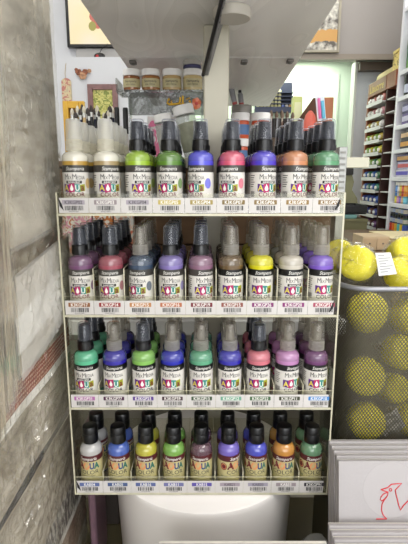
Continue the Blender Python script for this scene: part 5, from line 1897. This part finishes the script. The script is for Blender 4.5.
# white shelf unit
ye = PX(389.5, 178).y
yb = 1.95
base = Vector((XR + 0.15, (yb + ye) / 2, 0))
M_wu = mat('white_melamine', (232, 232, 238), 0.4, noise_scale=4, noise_amt=0.02)
t = thing('white_shelf_unit', 'white shelf unit of paint sets along the right wall', 'shelf unit', base)
m = MB(); m.box((XR, ye - 0.022, 0), (XR + 0.30, ye, 2.45)); obj('side_panel', loc_mb(m, base), M_wu, t)
m = MB(); m.box((XR, yb - 0.5, 0), (XR + 0.30, yb - 0.478, 2.45)); obj('side_panel', loc_mb(m, base), M_wu, t)
m = MB(); m.box((XR + 0.30, yb - 0.5, 0), (XR + 0.32, ye, 2.45)); obj('back_panel', loc_mb(m, base), M_wu, t)
lev = [12, 71.5, 97, 125, 149, 177, 204, 235]
LZ = [PX(400, y).z for y in lev]
for z in LZ + [0.6, 0.3]:
    m = MB(); m.box((XR + 0.001, yb - 0.477, z - 0.020), (XR + 0.299, ye - 0.0225, z), 0, 0.001); obj('shelf', loc_mb(m, base), M_wu, t)
m = MB(); m.box((XR + 0.001, yb - 0.477, 0.0), (XR + 0.299, ye - 0.0225, 0.08)); obj('plinth', loc_mb(m, base), M_wu, t)
Xi = XR + 0.006
y_in = ye - 0.026


def pack(label, lev_i, y1, w_, d_, h, body, stripe, nm='paint_set', zoff=0.0, xo=0.0, cat='paint set', group=None):
    base = (Xi + xo, y1 - w_, LZ[lev_i] + 0.001 + zoff)
    t = thing(nm, label, cat, base, 0, group)
    m = MB(); m.box((0, 0, 0), (d_, w_, h), 0, 0.002); obj('box_body', m, body, t)
    m = MB(); m.box((-0.001, 0.004, h * 0.25), (-0.0004, w_ - 0.004, h * 0.75)); m.box((0.006, -0.001, h * 0.25), (d_ - 0.006, -0.0004, h * 0.75)); obj('print_band', m, stripe, t)
    return t


mg = lambda n, c: mat(n, c, 0.45, noise_scale=30, noise_amt=0.12)
pack('green box on the highest visible shelf of the white unit', 1, y_in - 0.05, 0.14, 0.12, 0.15, mg('green_pack', (92, 140, 66)), mg('green_pack_dark', (70, 110, 90)), 'green_box', cat='box')
jar('ink_bottle', 'black bottle with pale label on the white unit, under the green box', (Xi + 0.032, y_in - 0.05, LZ[2] + 0.001), 0.03, 0.10, M_black, mg('ink_label', (200, 206, 226)), M_black, cat='bottle')
jar('medium_jar', 'grey green labelled jar beside the black bottle on the white unit', (Xi + 0.032, y_in - 0.115, LZ[2] + 0.001), 0.03, 0.07, mg('jar_smoke', (150, 160, 150)), mg('jar_green', (130, 160, 130)), M_lid)
pack('lower violet paint set on the third visible white shelf', 3, y_in - 0.055, 0.16, 0.14, 0.05, mg('violet_pack', (96, 72, 140)), mg('violet_band', (206, 200, 226)))
pack('upper violet paint set stacked on the third visible white shelf', 3, y_in - 0.05, 0.16, 0.14, 0.045, mg('violet_pack2', (70, 56, 110)), mg('violet_band2', (176, 170, 210)), zoff=0.051)
pack('dark paint set with orange band, lower of the pair', 4, y_in - 0.06, 0.14, 0.14, 0.043, mg('dark_pack', (56, 46, 60)), mg('orange_band', (220, 160, 80)))
pack('dark paint set with peach band, upper of the pair', 4, y_in - 0.06, 0.14, 0.14, 0.04, mg('dark_pack2', (66, 52, 60)), mg('peach_band', (220, 180, 140)), zoff=0.044)
for k in range(3):
    pack('white and violet tube carton, %s in its stack on the white unit' % ('lowest', 'middle', 'topmost')[k], 5, y_in - 0.035 - 0.015 * (k % 2), 0.15, 0.15, 0.036, mg('tube_carton_%d' % k, [(214, 210, 226), (190, 186, 220), (70, 64, 110)][k]), mg('tube_band_%d' % k, [(96, 84, 190), (200, 90, 100), (200, 150, 90)][k]), zoff=0.037 * k)
cl = [(200, 190, 60), (180, 120, 160), (110, 90, 170), (190, 160, 120), (90, 170, 190), (80, 130, 200), (200, 200, 210), (210, 180, 60), (200, 80, 70), (240, 150, 50), (80, 170, 90), (50, 70, 160)]
cln = ['mustard', 'mauve', 'violet', 'beige', 'aqua', 'sky blue', 'silver', 'gold', 'red', 'orange', 'green', 'navy']
for row in range(2):
    for j in range(5):
        k = (row * 5 + j) % 12
        jar('mini_bottle', 'mini %s paint bottle, %s row on the sixth visible white shelf' % (cln[k], ('lower', 'upper')[row]), (Xi + 0.014, y_in - 0.045 - j * 0.026, LZ[6] + 0.001 + row * 0.055), 0.0115, 0.053, mg('mini_%d' % k, cl[k]), mg('mini_l%d' % k, tuple(min(255, v + 50) for v in cl[k])), M_lid if row else mg('mini_cap%d' % j, cl[(k + 5) % 12]), 'mini bottles on the white unit', cat='bottle')
for row in range(3):
    for j in range(6):
        k = (row * 7 + j * 5) % 12
        body = mg('set_%d_%d' % (row, j), [(60, 110, 90), (46, 56, 120), (70, 70, 90), (50, 50, 56), (60, 90, 150), (120, 110, 90)][(j + row) % 6]) if row else mg('setc_%d' % j, [(206, 60, 50), (236, 120, 40), (222, 180, 60), (90, 190, 200), (240, 210, 50), (60, 90, 180)][j])
        jar('ink_pot', 'little ink pot in the %s tier, %s from the brown rack, lowest visible white shelf' % (('bottom', 'middle', 'top')[row], ('first', 'second', 'third', 'fourth', 'fifth', 'sixth')[j]), (XR + 0.018, y_in - 0.018 - j * 0.032, LZ[7] + 0.001 + row * 0.05), 0.0145, 0.0485, body, mg('pot_label_%d' % (j % 3), [(200, 206, 210), (180, 190, 220), (210, 206, 190)][j % 3]) if row else body, M_black if row else body, 'little ink pots on the white unit', cat='ink pot')

# ------------------------------------------------------------------ right side counter with wooden box, folders, olive chest
SZ = P(376, 251, 1.65).z
base = Vector((0.95, 1.85, 0))
t = thing('side_counter', 'brown side counter before the right wall shelves', 'counter', base)
m = MB(); m.box((0.56, 1.5, SZ - 0.03), (0.97, 2.36, SZ), 0, 0.002); obj('countertop', loc_mb(m, base), mat('counter_brown', (98, 74, 54), 0.5, noise_scale=6, noise_amt=0.2), t)
m = MB(); m.box((0.58, 1.52, 0), (0.965, 2.34, SZ - 0.031)); obj('cabinet_body', loc_mb(m, base), mat('counter_brown_dark', (66, 50, 38), 0.5, noise_scale=6, noise_amt=0.2), t)
a, b_ = P(363.5, 237, 1.66), P(389, 251, 1.66)
base = Vector(((a.x + b_.x) / 2, 1.66, SZ + 0.001))
t = thing('drawer_box', 'pale wooden drawer box on the brown side counter', 'box', base)
hw, H_ = (b_.x - a.x) / 2, a.z - SZ
M_pw = mat('pale_wood', (200, 176, 140), 0.5, noise_scale=10, noise_amt=0.15, stretch=(1, 1, 6))
m = MB(); m.box((-hw, 0.004, 0), (hw, 0.12, H_), 0, 0.001); obj('box_body', m, M_pw, t)
for s in (-1, 1):
    m = MB(); m.box((min(s * 0.002, s * (hw - 0.003)), 0.0, 0.004), (max(s * 0.002, s * (hw - 0.003)), 0.0035, H_ - 0.006), 0, 0.0008); dw = obj('drawer', m, mat('pale_wood_front', (190, 162, 124), 0.5, noise_scale=10, noise_amt=0.15), t)
    m = MB(); m.sphere((s * hw * 0.5, -0.002, H_ * 0.5), 0.003, 0, (1, 1, 1), None, 8, 6); obj('knob', m, M_bolt, dw)
# folders
a = P(386, 238, 1.9)
for k in range(4):
    zz = SZ + 0.001 + 0.005 * k
    m = MB(); m.box((a.x - 0.006 * (k % 2) + 0.004 * k, 1.86 + 0.006 * (k % 3), zz), (a.x + 0.22, 2.12, zz + 0.0042), 0, 0.0005)
    tag(obj('paper_folder', m, mat('folder_%d' % (k % 2), [(206, 176, 116), (222, 206, 164)][k % 2], 0.6, noise_scale=20, noise_amt=0.1), None), '%s folder in the pile of tan folders below the white unit' % ('lowest', 'second', 'third', 'topmost')[k], 'folder', 'tan folders in a pile')
# olive chest with teal cloth, black tray, apron
co = 2.45
a, b_ = P(338, 219, co), P(365, 252, co)
base = Vector(((a.x + b_.x) / 2, co, 0))
t = thing('olive_chest', 'olive green chest between the rack and the brown tray rack', 'chest', base)
hw = (b_.x - a.x) / 2
M_ol = mat('olive_chest', (128, 124, 86), 0.5, noise_scale=6, noise_amt=0.15)
m = MB(); m.box((-hw, 0.0, 0), (hw, 0.3, a.z - 0.016)); obj('chest_body', m, M_ol, t)
m = MB(); m.box((-hw - 0.004, -0.006, a.z - 0.0155), (hw + 0.004, 0.31, a.z), 0, 0.002); obj('chest_lid', m, M_ol, t)
m = MB(); m.box((-hw + 0.01, -0.008, a.z - 0.09), (hw - 0.01, -0.0005, a.z - 0.08)); obj('rail', m, M_bwd, t)
p = P(351, 217, co)
m = MB(); m.box((p.x - 0.035, co + 0.005, a.z + 0.001), (p.x + 0.035, co + 0.10, a.z + 0.022), 0, 0.006, seg=2)
tag(obj('teal_cloth', m, mat('teal_cloth', (120, 164, 160), 0.8, noise_scale=40, noise_amt=0.15), None), 'folded teal cloth on the olive chest', 'cloth')
base = Vector((p.x + 0.012, co + 0.1, a.z + 0.024))
t = thing('black_tray', 'black tray on the folded cloth above the olive chest', 'tray', base)
m = MB(); m.box((-0.075, -0.085, 0.0), (0.075, 0.10, 0.008), 0, 0.002); obj('tray_floor', m, M_black, t)
m = MB()
m.box((-0.078, -0.088, 0.0085), (0.078, -0.08, 0.05), 0, 0.002); m.box((-0.078, 0.095, 0.0085), (0.078, 0.103, 0.05), 0, 0.002); m.box((-0.078, -0.0795, 0.0085), (-0.07, 0.0945, 0.05), 0, 0.002); m.box((0.07, -0.0795, 0.0085), (0.078, 0.0945, 0.05), 0, 0.002)
obj('tray_wall', m, M_black, t)
dA = 2.85
pts = [(342, 176), (352, 174), (354, 182), (352, 190), (357, 198), (358, 206), (340, 208)]
base = P(349, 207, dA)
t = thing('olive_apron', 'olive apron with dark collar hanging on the grey panel', 'apron', base)
m = MB()
v0 = [m.bm.verts.new(P(x, y, dA) - base) for x, y in pts]
v1 = [m.bm.verts.new(P(x, y, dA) - base + Vector((0, 0.03, 0))) for x, y in pts]
m.bm.faces.new(v0); m.bm.faces.new(list(reversed(v1)))
for i in range(len(pts)):
    j = (i + 1) % len(pts); m.bm.faces.new((v0[j], v0[i], v1[i], v1[j]))
obj('apron_body', m, mat('apron_olive', (146, 144, 112), 0.8, noise_scale=8, noise_amt=0.2), t)
m = MB()
q0, q1 = P(342, 168, dA) - base, P(353, 175, dA) - base
m.box((q0.x, -0.012, q1.z), (q1.x, 0.03, q0.z), 0, 0.006, seg=2); obj('collar', m, mat('collar_charcoal', (56, 54, 54), 0.8), t)
